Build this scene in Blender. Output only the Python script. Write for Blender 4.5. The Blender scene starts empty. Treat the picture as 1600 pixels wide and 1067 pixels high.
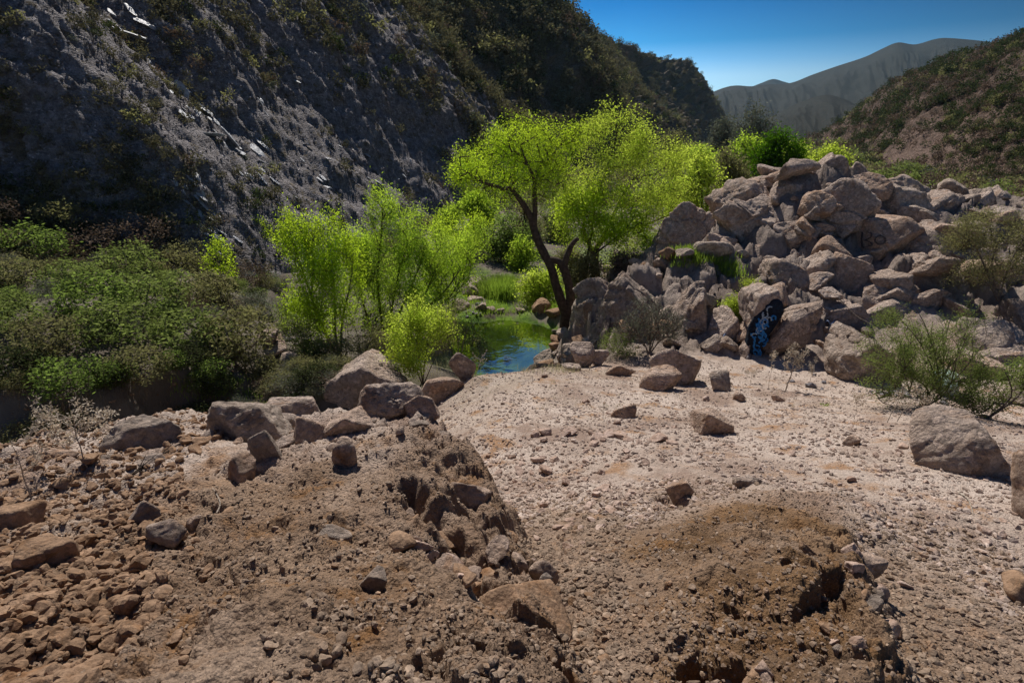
import bpy, math, random, time
import numpy as np
from mathutils import Vector, Euler

T0 = time.time()
random.seed(7)
rng = np.random.default_rng(7)
R = math.radians
scene = bpy.context.scene
col = scene.collection

# ------------------------------------------------------------------ camera
CZ = 7.6                      # eye height above the pool surface (m)
PITCH = R(19.0)
FPX = 889.0                   # 20 mm lens on a 36 mm frame, 1600 px wide
cam_d = bpy.data.cameras.new('camera')
cam_d.lens = 20.0
cam_d.sensor_width = 36.0
cam_d.clip_start = 0.05
cam_d.clip_end = 12000.0
cam = bpy.data.objects.new('camera', cam_d)
cam.location = (0, 0, CZ)
cam.rotation_euler = (math.pi / 2 - PITCH, 0, 0)
col.objects.link(cam)
scene.camera = cam

# ------------------------------------------------------------------ sky and sun
SUN_AZ = R(-15.0)             # from +Y, negative = left
SUN_EL = R(52.0)
world = bpy.data.worlds.new('World')
scene.world = world
world.use_nodes = True
wn = world.node_tree
for n in list(wn.nodes):
    wn.nodes.remove(n)
wo = wn.nodes.new('ShaderNodeOutputWorld')
bg = wn.nodes.new('ShaderNodeBackground')
sky = wn.nodes.new('ShaderNodeTexSky')
sky.sky_type = 'NISHITA'
sky.sun_disc = False
sky.sun_elevation = SUN_EL
sky.sun_rotation = SUN_AZ
sky.altitude = 900.0
sky.air_density = 0.8
sky.dust_density = 1.2
sky.ozone_density = 4.0
gm = wn.nodes.new('ShaderNodeGamma')
gm.inputs[1].default_value = 1.35
wn.links.new(sky.outputs[0], gm.inputs[0])
tint = wn.nodes.new('ShaderNodeMix')
tint.data_type = 'RGBA'
tint.blend_type = 'MULTIPLY'
tint.inputs[0].default_value = 1.0
# pale near the horizon, deep blue band above; higher sky lightened for fill light
tc = wn.nodes.new('ShaderNodeTexCoord')
sx = wn.nodes.new('ShaderNodeSeparateXYZ')
wn.links.new(tc.outputs['Generated'], sx.inputs[0])
cr = wn.nodes.new('ShaderNodeValToRGB')
SKY = [(0.10, (1.25, 1.32, 1.12)), (0.122, (0.65, 1.02, 1.02)), (0.148, (0.14, 0.66, 0.80)), (0.20, (0.0, 0.42, 0.64)), (0.30, (0.08, 0.45, 0.70)),
       (0.5, (0.50, 0.66, 0.78))]
while len(cr.color_ramp.elements) < len(SKY):
    cr.color_ramp.elements.new(0.5)
for e_, (p_, c_) in zip(cr.color_ramp.elements, SKY):
    e_.position, e_.color = p_, (*c_, 1)
# polarised sky: darkest at a right angle to the sun
pr = wn.nodes.new('ShaderNodeValToRGB')
pr.color_ramp.elements[0].position, pr.color_ramp.elements[0].color = 0.18, (1, 1, 1, 1)
pr.color_ramp.elements[1].position, pr.color_ramp.elements[1].color = 0.62, (0.42, 0.42, 0.42, 1)
wn.links.new(sx.outputs['X'], pr.inputs[0])
pm = wn.nodes.new('ShaderNodeMix')
pm.data_type = 'RGBA'
pm.blend_type = 'MULTIPLY'
pm.inputs[0].default_value = 1.0
wn.links.new(pr.outputs[0], pm.inputs[7])
wn.links.new(tint.outputs[2], pm.inputs[6])
wn.links.new(sx.outputs['Z'], cr.inputs[0])
wn.links.new(cr.outputs[0], tint.inputs[7])
wn.links.new(gm.outputs[0], tint.inputs[6])
wn.links.new(pm.outputs[2], bg.inputs[0])
bg.inputs[1].default_value = 0.062
wn.links.new(bg.outputs[0], wo.inputs[0])

sun_d = bpy.data.lights.new('sun', 'SUN')
sun_d.energy = 5.0
sun_d.angle = R(0.53)
sun_d.color = (1.0, 0.95, 0.88)
sun = bpy.data.objects.new('sun', sun_d)
sdir = Vector((math.sin(SUN_AZ) * math.cos(SUN_EL), math.cos(SUN_AZ) * math.cos(SUN_EL), math.sin(SUN_EL)))
sun.rotation_euler = sdir.to_track_quat('Z', 'Y').to_euler()
sun.location = sdir * 50
col.objects.link(sun)

vs = scene.view_settings
vs.view_transform = 'Standard'
vs.look = 'None'
vs.gamma = 1.0
vs.use_curve_mapping = False
vs.exposure = 0.12
cy = scene.cycles
cy.max_bounces = 7
cy.diffuse_bounces = 3
cy.glossy_bounces = 2
cy.transmission_bounces = 4
cy.transparent_max_bounces = 8
cy.volume_bounces = 0
cy.use_denoising = True
cy.caustics_reflective = False
cy.caustics_refractive = False

# ------------------------------------------------------------------ helpers: pixels, noise
SP, CP = math.sin(PITCH), math.cos(PITCH)


def P(px, py, Y):
    """world point on the sight line of a photo pixel (1600 px frame) at the distance Y ahead"""
    u = (px - 800.0) / FPX
    v = (533.5 - py) / FPX
    fy = CP + v * SP
    fz = -SP + v * CP
    s = Y / fy
    return np.array([u * s, Y, CZ + fz * s])


def pix(p):
    d = np.asarray(p, float) - np.array([0, 0, CZ])
    f = d[..., 1] * CP - d[..., 2] * SP
    up = d[..., 1] * SP + d[..., 2] * CP
    f = np.where(np.abs(f) < 1e-6, 1e-6, f)
    return 800 + FPX * d[..., 0] / f, 533.5 - FPX * up / f, f


def _hash(ix, iy, iz, seed):
    h = (ix.astype(np.uint32) * np.uint32(374761393) + iy.astype(np.uint32) * np.uint32(668265263)
         + iz.astype(np.uint32) * np.uint32(2147483647) + np.uint32((seed * 974634777) & 0xffffffff))
    h = (h ^ (h >> np.uint32(13))) * np.uint32(1274126177)
    h = h ^ (h >> np.uint32(16))
    return h


_G = np.array([[1, 1, 0], [-1, 1, 0], [1, -1, 0], [-1, -1, 0], [1, 0, 1], [-1, 0, 1], [1, 0, -1], [-1, 0, -1],
               [0, 1, 1], [0, -1, 1], [0, 1, -1], [0, -1, -1], [1, 1, 0], [-1, 1, 0], [0, -1, 1], [0, -1, -1]], np.float32)


def noise(p, scale=1.0, seed=0):
    """gradient noise, about -1..1"""
    q = np.asarray(p, np.float32) * np.float32(scale) + np.float32(seed * 17.13)
    i0 = np.floor(q)
    f = q - i0
    i0 = i0.astype(np.int64)
    w = f * f * f * (f * (f * 6 - 15) + 10)
    out = np.zeros(len(q), np.float32)
    for dx in (0, 1):
        wx = w[:, 0] if dx else 1 - w[:, 0]
        for dy in (0, 1):
            wy = w[:, 1] if dy else 1 - w[:, 1]
            for dz in (0, 1):
                wz = w[:, 2] if dz else 1 - w[:, 2]
                g = _G[_hash(i0[:, 0] + dx, i0[:, 1] + dy, i0[:, 2] + dz, seed) & np.uint32(15)]
                d = g[:, 0] * (f[:, 0] - dx) + g[:, 1] * (f[:, 1] - dy) + g[:, 2] * (f[:, 2] - dz)
                out += wx * wy * wz * d
    return out


def fbm(p, scale, octs, seed=0, gain=0.5, lac=2.03):
    a, t, out = 1.0, 0.0, 0
    for k in range(octs):
        out = out + a * noise(p, scale * lac ** k, seed + k)
        t += a
        a *= gain
    return out / t


def ridged(p, scale, octs, seed=0, gain=0.5):
    a, t, out = 1.0, 0.0, 0
    for k in range(octs):
        out = out + a * (1 - 2 * np.abs(noise(p, scale * 2.03 ** k, seed + k)))
        t += a
        a *= gain
    return out / t


def cells(p, scale, seed=0):
    """Worley: distance to nearest and second nearest feature, and the cell's random value"""
    q = np.asarray(p, np.float32) * np.float32(scale)
    i0 = np.floor(q).astype(np.int64)
    n = len(q)
    d1 = np.full(n, 9.0, np.float32)
    d2 = np.full(n, 9.0, np.float32)
    idv = np.zeros(n, np.float32)
    for dx in (-1, 0, 1):
        for dy in (-1, 0, 1):
            for dz in (-1, 0, 1):
                c = i0 + np.array([dx, dy, dz])
                h = _hash(c[:, 0], c[:, 1], c[:, 2], seed + 3)
                fx = (h & np.uint32(1023)).astype(np.float32) / 1023
                fy = ((h >> np.uint32(10)) & np.uint32(1023)).astype(np.float32) / 1023
                fz = ((h >> np.uint32(20)) & np.uint32(1023)).astype(np.float32) / 1023
                d = np.sqrt((c[:, 0] + fx - q[:, 0]) ** 2 + (c[:, 1] + fy - q[:, 1]) ** 2 + (c[:, 2] + fz - q[:, 2]) ** 2)
                r = fx * 0.37 + fy * 0.63
                nearer = d < d1
                d2 = np.where(nearer, d1, np.minimum(d2, d))
                idv = np.where(nearer, r, idv)
                d1 = np.where(nearer, d, d1)
    return d1, d2, idv


def sstep(a, b, x):
    t = np.clip((x - a) / (b - a), 0, 1)
    return t * t * (3 - 2 * t)


def xy3(x, y, z=0.0):
    x = np.asarray(x, float)
    y = np.asarray(y, float)
    return np.stack([x, y, np.broadcast_to(z, x.shape)], -1)


# ------------------------------------------------------------------ helpers: meshes and tags
def make_mesh(name, V, F, mat=None, smooth=False, attrs=None):
    """V (n,3); F list of index arrays, each (m,3) or (m,4)"""
    if not isinstance(F, (list, tuple)):
        F = [F]
    me = bpy.data.meshes.new(name)
    V = np.ascontiguousarray(V, np.float32)
    me.vertices.add(len(V))
    me.vertices.foreach_set('co', V.ravel())
    loops = np.concatenate([f.ravel() for f in F]).astype(np.int32)
    tot = np.concatenate([np.full(len(f), f.shape[1], np.int32) for f in F])
    me.loops.add(len(loops))
    me.loops.foreach_set('vertex_index', loops)
    st = np.zeros(len(tot), np.int32)
    st[1:] = np.cumsum(tot)[:-1]
    me.polygons.add(len(tot))
    me.polygons.foreach_set('loop_start', st)
    me.polygons.foreach_set('loop_total', tot)
    me.polygons.foreach_set('use_smooth', np.full(len(tot), bool(smooth)))
    me.update(calc_edges=True)
    if attrs:
        for k, a in attrs.items():
            at = me.attributes.new(k, 'FLOAT', 'POINT')
            at.data.foreach_set('value', np.ascontiguousarray(a, np.float32))
    if mat:
        me.materials.append(mat)
    return me


def link(name, me, parent=None, loc=None, rot=None, scale=None):
    o = bpy.data.objects.new(name, me)
    col.objects.link(o)
    if parent is not None:
        o.parent = parent
    if loc is not None:
        o.location = tuple(float(a) for a in loc)
    if rot is not None:
        o.rotation_euler = tuple(float(a) for a in rot)
    if scale is not None:
        o.scale = tuple(float(a) for a in scale) if hasattr(scale, '__len__') else (float(scale),) * 3
    return o


def tag(o, label=None, cat=None, group=None, kind=None):
    if label:
        o['label'] = label
    if cat:
        o['category'] = cat
    if group:
        o['group'] = group
    if kind:
        o['kind'] = kind
    return o


def rotm(rx, ry, rz):
    return np.array(Euler((rx, ry, rz)).to_matrix())


def rbf(ctrl):
    """linear-kernel interpolation of heights through control points (x, y, z)"""
    c = np.asarray(ctrl, float)
    n = len(c)
    d = np.sqrt(((c[:, None, :2] - c[None, :, :2]) ** 2).sum(-1) + 0.04)
    A = np.zeros((n + 3, n + 3))
    A[:n, :n] = d - np.eye(n) * 0.0
    A[:n, n] = 1
    A[:n, n + 1:] = c[:, :2]
    A[n, :n] = 1
    A[n + 1:, :n] = c[:, :2].T
    b = np.zeros(n + 3)
    b[:n] = c[:, 2]
    w = np.linalg.lstsq(A, b, rcond=None)[0]

    def f(x, y):
        x = np.asarray(x, float)
        y = np.asarray(y, float)
        out = w[n] + w[n + 1] * x + w[n + 2] * y
        for k in range(n):
            out = out + w[k] * np.sqrt((x - c[k, 0]) ** 2 + (y - c[k, 1]) ** 2 + 0.04)
        return out
    return f


def poly_sd(x, y, poly):
    """signed distance to a polygon, positive inside"""
    x = np.asarray(x, float)
    y = np.asarray(y, float)
    d = np.full(x.shape, 1e9)
    inside = np.zeros(x.shape, bool)
    n = len(poly)
    for k in range(n):
        ax, ay = poly[k]
        bx, by = poly[(k + 1) % n]
        ex, ey = bx - ax, by - ay
        t = np.clip(((x - ax) * ex + (y - ay) * ey) / (ex * ex + ey * ey + 1e-12), 0, 1)
        d = np.minimum(d, (x - ax - t * ex) ** 2 + (y - ay - t * ey) ** 2)
        c = ((ay > y) != (by > y)) & (x < (bx - ax) * (y - ay) / (by - ay + 1e-12) + ax)
        inside ^= c
    d = np.sqrt(d)
    return np.where(inside, d, -d)


# ------------------------------------------------------------------ materials
class M:
    def __init__(s, name):
        s.m = bpy.data.materials.new(name)
        s.m.use_nodes = True
        s.t = s.m.node_tree
        for n in list(s.t.nodes):
            s.t.nodes.remove(n)
        s.out = s.t.nodes.new('ShaderNodeOutputMaterial')
        s.pos = None

    def n(s, kind, **kw):
        nd = s.t.nodes.new(kind)
        for k, v in kw.items():
            if k.startswith('i_'):
                key = k[2:]
                key = int(key) if key.isdigit() else key
                sk = nd.inputs[key]
                if hasattr(v, 'is_output') or isinstance(v, bpy.types.NodeSocket):
                    s.t.links.new(v, sk)
                else:
                    sk.default_value = v
            else:
                setattr(nd, k, v)
        return nd

    def P(s):
        if s.pos is None:
            s.pos = s.n('ShaderNodeNewGeometry').outputs['Position']
        return s.pos

    def noise(s, scale, detail=4, rough=0.55, vec=None, dist=0.0):
        return s.n('ShaderNodeTexNoise', i_Vector=vec or s.P(), i_Scale=scale, i_Detail=detail, i_Roughness=rough,
                   i_Distortion=dist).outputs['Fac']

    def vor(s, scale, feature='F1', vec=None, out='Distance'):
        return s.n('ShaderNodeTexVoronoi', feature=feature, i_Vector=vec or s.P(), i_Scale=scale).outputs[out]

    def ramp(s, fac, stops, interp='LINEAR'):
        nd = s.n('ShaderNodeValToRGB', i_Fac=fac)
        cr = nd.color_ramp
        cr.interpolation = interp
        while len(cr.elements) < len(stops):
            cr.elements.new(0.5)
        for e, (p, c) in zip(cr.elements, stops):
            e.position = p
            e.color = (c, c, c, 1) if not hasattr(c, '__len__') else (*c, 1)
        return nd.outputs[0]

    def mix(s, fac, a, b, mode='MIX'):
        nd = s.n('ShaderNodeMix', data_type='RGBA', blend_type=mode)
        for sk, v in ((nd.inputs[0], fac), (nd.inputs[6], a), (nd.inputs[7], b)):
            if isinstance(v, bpy.types.NodeSocket):
                s.t.links.new(v, sk)
            elif hasattr(v, '__len__'):
                sk.default_value = (*v, 1) if len(v) == 3 else v
            else:
                sk.default_value = v
        return nd.outputs[2]

    def math(s, op, a, b=0.0):
        nd = s.n('ShaderNodeMath', operation=op)
        for sk, v in ((nd.inputs[0], a), (nd.inputs[1], b)):
            if isinstance(v, bpy.types.NodeSocket):
                s.t.links.new(v, sk)
            else:
                sk.default_value = v
        return nd.outputs[0]

    def attr(s, name):
        return s.n('ShaderNodeAttribute', attribute_name=name).outputs['Fac']

    def bump(s, h, dist, strength=1.0, normal=None):
        kw = dict(i_Height=h, i_Distance=dist, i_Strength=strength)
        if normal is not None:
            kw['i_Normal'] = normal
        return s.n('ShaderNodeBump', **kw).outputs[0]

    def principled(s, colr, rough=0.9, normal=None, spec=0.2):
        b = s.n('ShaderNodeBsdfPrincipled')
        for key, v in (('Base Color', colr), ('Roughness', rough), ('Specular IOR Level', spec)):
            if isinstance(v, bpy.types.NodeSocket):
                s.t.links.new(v, b.inputs[key])
            else:
                b.inputs[key].default_value = (*v, 1) if hasattr(v, '__len__') else v
        if normal is not None:
            s.t.links.new(normal, b.inputs['Normal'])
        s.t.links.new(b.outputs[0], s.out.inputs[0])
        return s.m


def rock_mat(name, c1, c2, c3, peb=18.0, bump=0.02, pebble_mix=0.5, big=1.2, island=0.0):
    """conglomerate: a matrix in two tones, a stain colour, and embedded pebbles of many tones"""
    m = M(name)
    base = m.mix(m.ramp(m.noise(big, 6, 0.6), [(0.35, 0), (0.65, 1)]), c1, c2)
    base = m.mix(m.ramp(m.noise(big * 2.3 + 0.7, 5, 0.65, dist=0.6), [(0.52, 0), (0.72, 1)]), base, c3)
    pc = m.vor(peb, out='Color')
    sep = m.n('ShaderNodeSeparateColor', i_Color=pc).outputs[0]
    tone = m.ramp(sep, [(0.0, 0.45), (0.5, 0.95), (0.85, 1.25), (1.0, 2.0)])
    base = m.mix(pebble_mix, base, m.mix(1.0, base, tone, 'MULTIPLY'))
    if island:
        ri = m.n('ShaderNodeNewGeometry').outputs['Random Per Island']
        base = m.mix(island, base, m.mix(1.0, base, m.ramp(ri, [(0, 0.6), (0.3, 0.82), (0.85, 1.08), (1, 1.35)]), 'MULTIPLY'))
    fine = m.ramp(m.noise(peb * 5, 3, 0.7), [(0.3, 0.72), (0.7, 1.25)])
    base = m.mix(0.8, base, fine, 'MULTIPLY')
    h = m.math('ADD', m.math('MULTIPLY', m.noise(peb * 0.35, 9, 0.74), 1.3),
               m.math('MULTIPLY', m.vor(peb * 1.3), -0.35))
    h = m.math('ADD', h, m.math('MULTIPLY', m.vor(peb * 0.42), -0.4))
    cav = m.ramp(m.noise(peb * 0.5, 7, 0.72), [(0.33, 0.55), (0.47, 1.0), (0.7, 1.22)])
    base = m.mix(0.8, base, cav, 'MULTIPLY')
    return m.principled(base, 0.93, m.bump(h, bump, 1.0), 0.15)


MAT = {}
MAT['rock'] = rock_mat('rock', (0.40, 0.30, 0.235), (0.57, 0.45, 0.37), (0.34, 0.21, 0.135), 16, 0.13, 0.4, 0.9)
MAT['rock_red'] = rock_mat('rock_red', (0.38, 0.26, 0.185), (0.52, 0.385, 0.30), (0.35, 0.20, 0.115), 20, 0.08, 0.4, 1.3)
MAT['rock_grey'] = rock_mat('rock_grey', (0.34, 0.26, 0.205), (0.49, 0.395, 0.32), (0.26, 0.18, 0.13), 14, 0.12, 0.4, 1.0)
MAT['stone'] = rock_mat('stone', (0.34, 0.23, 0.17), (0.47, 0.35, 0.285), (0.26, 0.155, 0.10), 40, 0.012, 0.35, 3.0)
MAT['stone_brown'] = rock_mat('stone_brown', (0.22, 0.135, 0.08), (0.32, 0.205, 0.13), (0.22, 0.115, 0.055), 40, 0.012, 0.35, 3.0)
MAT['gravel'] = rock_mat('gravel', (0.35, 0.26, 0.205), (0.49, 0.39, 0.325), (0.34, 0.21, 0.14), 60, 0.006, 0.3, 2.0, 0.9)
MAT['gravel_brown'] = rock_mat('gravel_brown', (0.21, 0.145, 0.10), (0.32, 0.235, 0.17), (0.23, 0.13, 0.07), 60, 0.006, 0.3, 2.0, 0.8)
MAT['scree'] = rock_mat('scree', (0.16, 0.145, 0.15), (0.27, 0.25, 0.255), (0.15, 0.115, 0.10), 8, 0.03, 0.4, 0.5, 1.0)


def ground_mat():
    m = M('ground')
    brown = m.attr('brown')
    green = m.attr('green')
    pale = m.mix(m.ramp(m.noise(0.9, 5, 0.6), [(0.35, 0), (0.65, 1)]), (0.41, 0.315, 0.25), (0.55, 0.445, 0.37))
    pale = m.mix(m.ramp(m.noise(1.7, 6, 0.62, dist=0.4), [(0.54, 0), (0.66, 1)]), pale, (0.36, 0.215, 0.125))
    pale = m.mix(m.ramp(m.noise(0.55, 7, 0.66), [(0.5, 0), (0.6, 1)]), pale, (0.31, 0.22, 0.17))
    br = m.mix(m.ramp(m.noise(1.4, 6, 0.6), [(0.38, 0), (0.62, 1)]), (0.235, 0.155, 0.105), (0.36, 0.26, 0.19))
    och = m.mix(m.ramp(m.noise(1.9, 6, 0.6), [(0.38, 0), (0.62, 1)]), (0.15, 0.088, 0.046), (0.24, 0.142, 0.074))
    br = m.mix(m.attr('ochre'), br, och)
    br = m.mix(m.ramp(m.noise(2.6, 6, 0.65, dist=0.5), [(0.54, 0), (0.70, 1)]), br, (0.25, 0.13, 0.055))
    base = m.mix(brown, pale, br)
    pc = m.n('ShaderNodeSeparateColor', i_Color=m.vor(42, out='Color')).outputs[0]
    base = m.mix(0.45, base, m.mix(1.0, base, m.ramp(pc, [(0, 0.6), (0.6, 1.0), (0.9, 1.15), (1, 1.6)]), 'MULTIPLY'))
    base = m.mix(0.8, base, m.ramp(m.noise(120, 3, 0.7), [(0.3, 0.7), (0.7, 1.3)]), 'MULTIPLY')
    rk = m.mix(m.ramp(m.noise(0.9, 6, 0.6), [(0.35, 0), (0.65, 1)]), (0.31, 0.24, 0.195), (0.45, 0.365, 0.31))
    rk = m.mix(0.8, rk, m.ramp(m.noise(7, 7, 0.72), [(0.33, 0.5), (0.47, 1.0), (0.7, 1.25)]), 'MULTIPLY')
    base = m.mix(m.attr('rocky'), base, rk)
    soil = m.mix(m.ramp(m.noise(0.35, 6, 0.65), [(0.4, 0), (0.6, 1)]), (0.10, 0.08, 0.06), (0.19, 0.16, 0.13))
    base = m.mix(m.attr('soil'), base, soil)
    gr = m.mix(m.ramp(m.noise(1.3, 5, 0.6), [(0.4, 0), (0.6, 1)]), (0.06, 0.11, 0.015), (0.16, 0.25, 0.03))
    base = m.mix(green, base, gr)
    h = m.math('ADD', m.noise(16, 8, 0.74), m.math('MULTIPLY', m.vor(48), -0.45))
    h = m.math('ADD', h, m.math('MULTIPLY', m.vor(90), -0.2))
    n1 = m.bump(h, 0.034, 1.0)
    n2 = m.bump(m.noise(5, 8, 0.72), 0.2, m.attr('rocky'), n1)
    return m.principled(base, 0.95, n2, 0.12)


MAT['ground'] = ground_mat()


def hill_mat(name, scree1, scree2, veg1, veg2, sc, bare='bare'):
    m = M(name)
    st = m.noise(sc * 2.0, 7, 0.68)
    scr = m.mix(m.ramp(st, [(0.36, 0), (0.64, 1)]), scree1, scree2)
    pc = m.n('ShaderNodeSeparateColor', i_Color=m.vor(sc * 11, out='Color')).outputs[0]
    scr = m.mix(0.6, scr, m.mix(1.0, scr, m.ramp(pc, [(0, 0.5), (0.6, 0.95), (0.93, 1.2), (1, 2.6)]), 'MULTIPLY'))
    veg = m.mix(m.ramp(m.noise(sc * 3.1, 6, 0.62), [(0.35, 0), (0.65, 1)]), veg1, veg2)
    k = m.math('ADD', m.attr(bare), m.math('MULTIPLY', m.math('SUBTRACT', m.noise(sc * 1.6, 8, 0.66), 0.5), 2.6))
    base = m.mix(m.ramp(k, [(0.4, 0), (0.6, 1)]), veg, scr)
    h = m.math('ADD', m.noise(sc * 3, 9, 0.74), m.math('MULTIPLY', m.vor(sc * 9), -0.5))
    return m.principled(base, 0.9, m.bump(h, 0.9 / sc * 0.25, 1.0), 0.15)


MAT['hill'] = hill_mat('hill', (0.13, 0.115, 0.112), (0.33, 0.30, 0.295), (0.075, 0.06, 0.038), (0.21, 0.165, 0.11), 1.0)
MAT['hill_right'] = hill_mat('hill_right', (0.13, 0.08, 0.058), (0.21, 0.145, 0.11), (0.04, 0.03, 0.02), (0.115, 0.066, 0.042), 0.45)
MAT['hill_far'] = hill_mat('hill_far', (0.055, 0.040, 0.028), (0.095, 0.07, 0.048), (0.012, 0.015, 0.008), (0.032, 0.028, 0.017), 0.11)


def leaf_mat(name, dark, light, trans, tf=0.56):
    m = M(name)
    g = m.n('ShaderNodeNewGeometry')
    r = g.outputs['Random Per Island']
    c = m.mix(m.ramp(r, [(0, 0.25), (1, 0.9)]), dark, light)
    big = m.ramp(m.noise(1.1, 4, 0.6), [(0.35, 0.68), (0.62, 1.2)])
    c = m.mix(1.0, c, big, 'MULTIPLY')
    d = m.n('ShaderNodeBsdfDiffuse', i_Color=c)
    tcol = m.mix(1.0, m.mix(r, tuple(0.72 * x for x in trans), tuple(0.95 * x for x in trans)), big, 'MULTIPLY')
    t = m.n('ShaderNodeBsdfTranslucent', i_Color=tcol)
    mx = m.n('ShaderNodeMixShader', i_0=tf)
    m.t.links.new(d.outputs[0], mx.inputs[1])
    m.t.links.new(t.outputs[0], mx.inputs[2])
    m.t.links.new(mx.outputs[0], m.out.inputs[0])
    return m.m


MAT['leaf_willow'] = leaf_mat('leaf_willow', (0.17, 0.27, 0.03), (0.32, 0.44, 0.06), (0.62, 0.84, 0.07))
MAT['leaf_bright'] = leaf_mat('leaf_bright', (0.20, 0.31, 0.02), (0.36, 0.48, 0.04), (0.68, 0.90, 0.05))
MAT['leaf_yellow'] = leaf_mat('leaf_yellow', (0.25, 0.33, 0.04), (0.42, 0.50, 0.08), (0.74, 0.90, 0.10))
MAT['leaf_green'] = leaf_mat('leaf_green', (0.09, 0.135, 0.035), (0.17, 0.225, 0.06), (0.26, 0.37, 0.07))
MAT['leaf_deep'] = leaf_mat('leaf_deep', (0.03, 0.08, 0.008), (0.07, 0.16, 0.01), (0.13, 0.30, 0.01), 0.4)
MAT['leaf_scrub'] = leaf_mat('leaf_scrub', (0.11, 0.145, 0.04), (0.24, 0.28, 0.085), (0.33, 0.42, 0.10), 0.4)
MAT['leaf_olive'] = leaf_mat('leaf_olive', (0.15, 0.14, 0.06), (0.30, 0.27, 0.13), (0.33, 0.33, 0.12), 0.4)
MAT['leaf_sage'] = leaf_mat('leaf_sage', (0.13, 0.14, 0.095), (0.24, 0.25, 0.18), (0.2, 0.22, 0.13), 0.25)
MAT['leaf_brown'] = leaf_mat('leaf_brown', (0.12, 0.085, 0.06), (0.25, 0.185, 0.135), (0.16, 0.11, 0.07), 0.25)
MAT['leaf_hill'] = leaf_mat('leaf_hill', (0.095, 0.088, 0.048), (0.22, 0.195, 0.115), (0.15, 0.14, 0.07), 0.3)
MAT['leaf_dark'] = leaf_mat('leaf_dark', (0.035, 0.045, 0.018), (0.09, 0.10, 0.04), (0.08, 0.11, 0.035), 0.25)
MAT['grass_dry'] = leaf_mat('grass_dry', (0.32, 0.27, 0.16), (0.5, 0.44, 0.28), (0.45, 0.42, 0.22), 0.35)
MAT['grass_green'] = leaf_mat('grass_green', (0.13, 0.20, 0.035), (0.26, 0.34, 0.06), (0.38, 0.56, 0.06), 0.45)


def bark_mat(name, a, b):
    m = M(name)
    c = m.mix(m.ramp(m.noise(9, 6, 0.65), [(0.35, 0), (0.65, 1)]), a, b)
    h = m.noise(22, 6, 0.7, dist=1.0)
    return m.principled(c, 0.9, m.bump(h, 0.05), 0.15)


MAT['bark'] = bark_mat('bark', (0.045, 0.032, 0.024), (0.12, 0.085, 0.06))
MAT['bark_pale'] = bark_mat('bark_pale', (0.15, 0.12, 0.095), (0.28, 0.23, 0.19))
MAT['twig'] = bark_mat('twig', (0.10, 0.075, 0.055), (0.22, 0.175, 0.14))
MAT['straw'] = bark_mat('straw', (0.40, 0.32, 0.24), (0.62, 0.53, 0.43))

_m = M('slate')
_c = _m.mix(_m.ramp(_m.noise(3.0, 6, 0.7), [(0.35, 0), (0.65, 1)]), (0.20, 0.20, 0.21), (0.46, 0.47, 0.49))
MAT['slate'] = _m.principled(_c, 0.42, _m.bump(_m.noise(5, 8, 0.7), 0.12), 0.6)
# ------------------------------------------------------------------ terrain heights
def W(x, y, zr):
    return np.array([x, y, CZ + zr])


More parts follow.
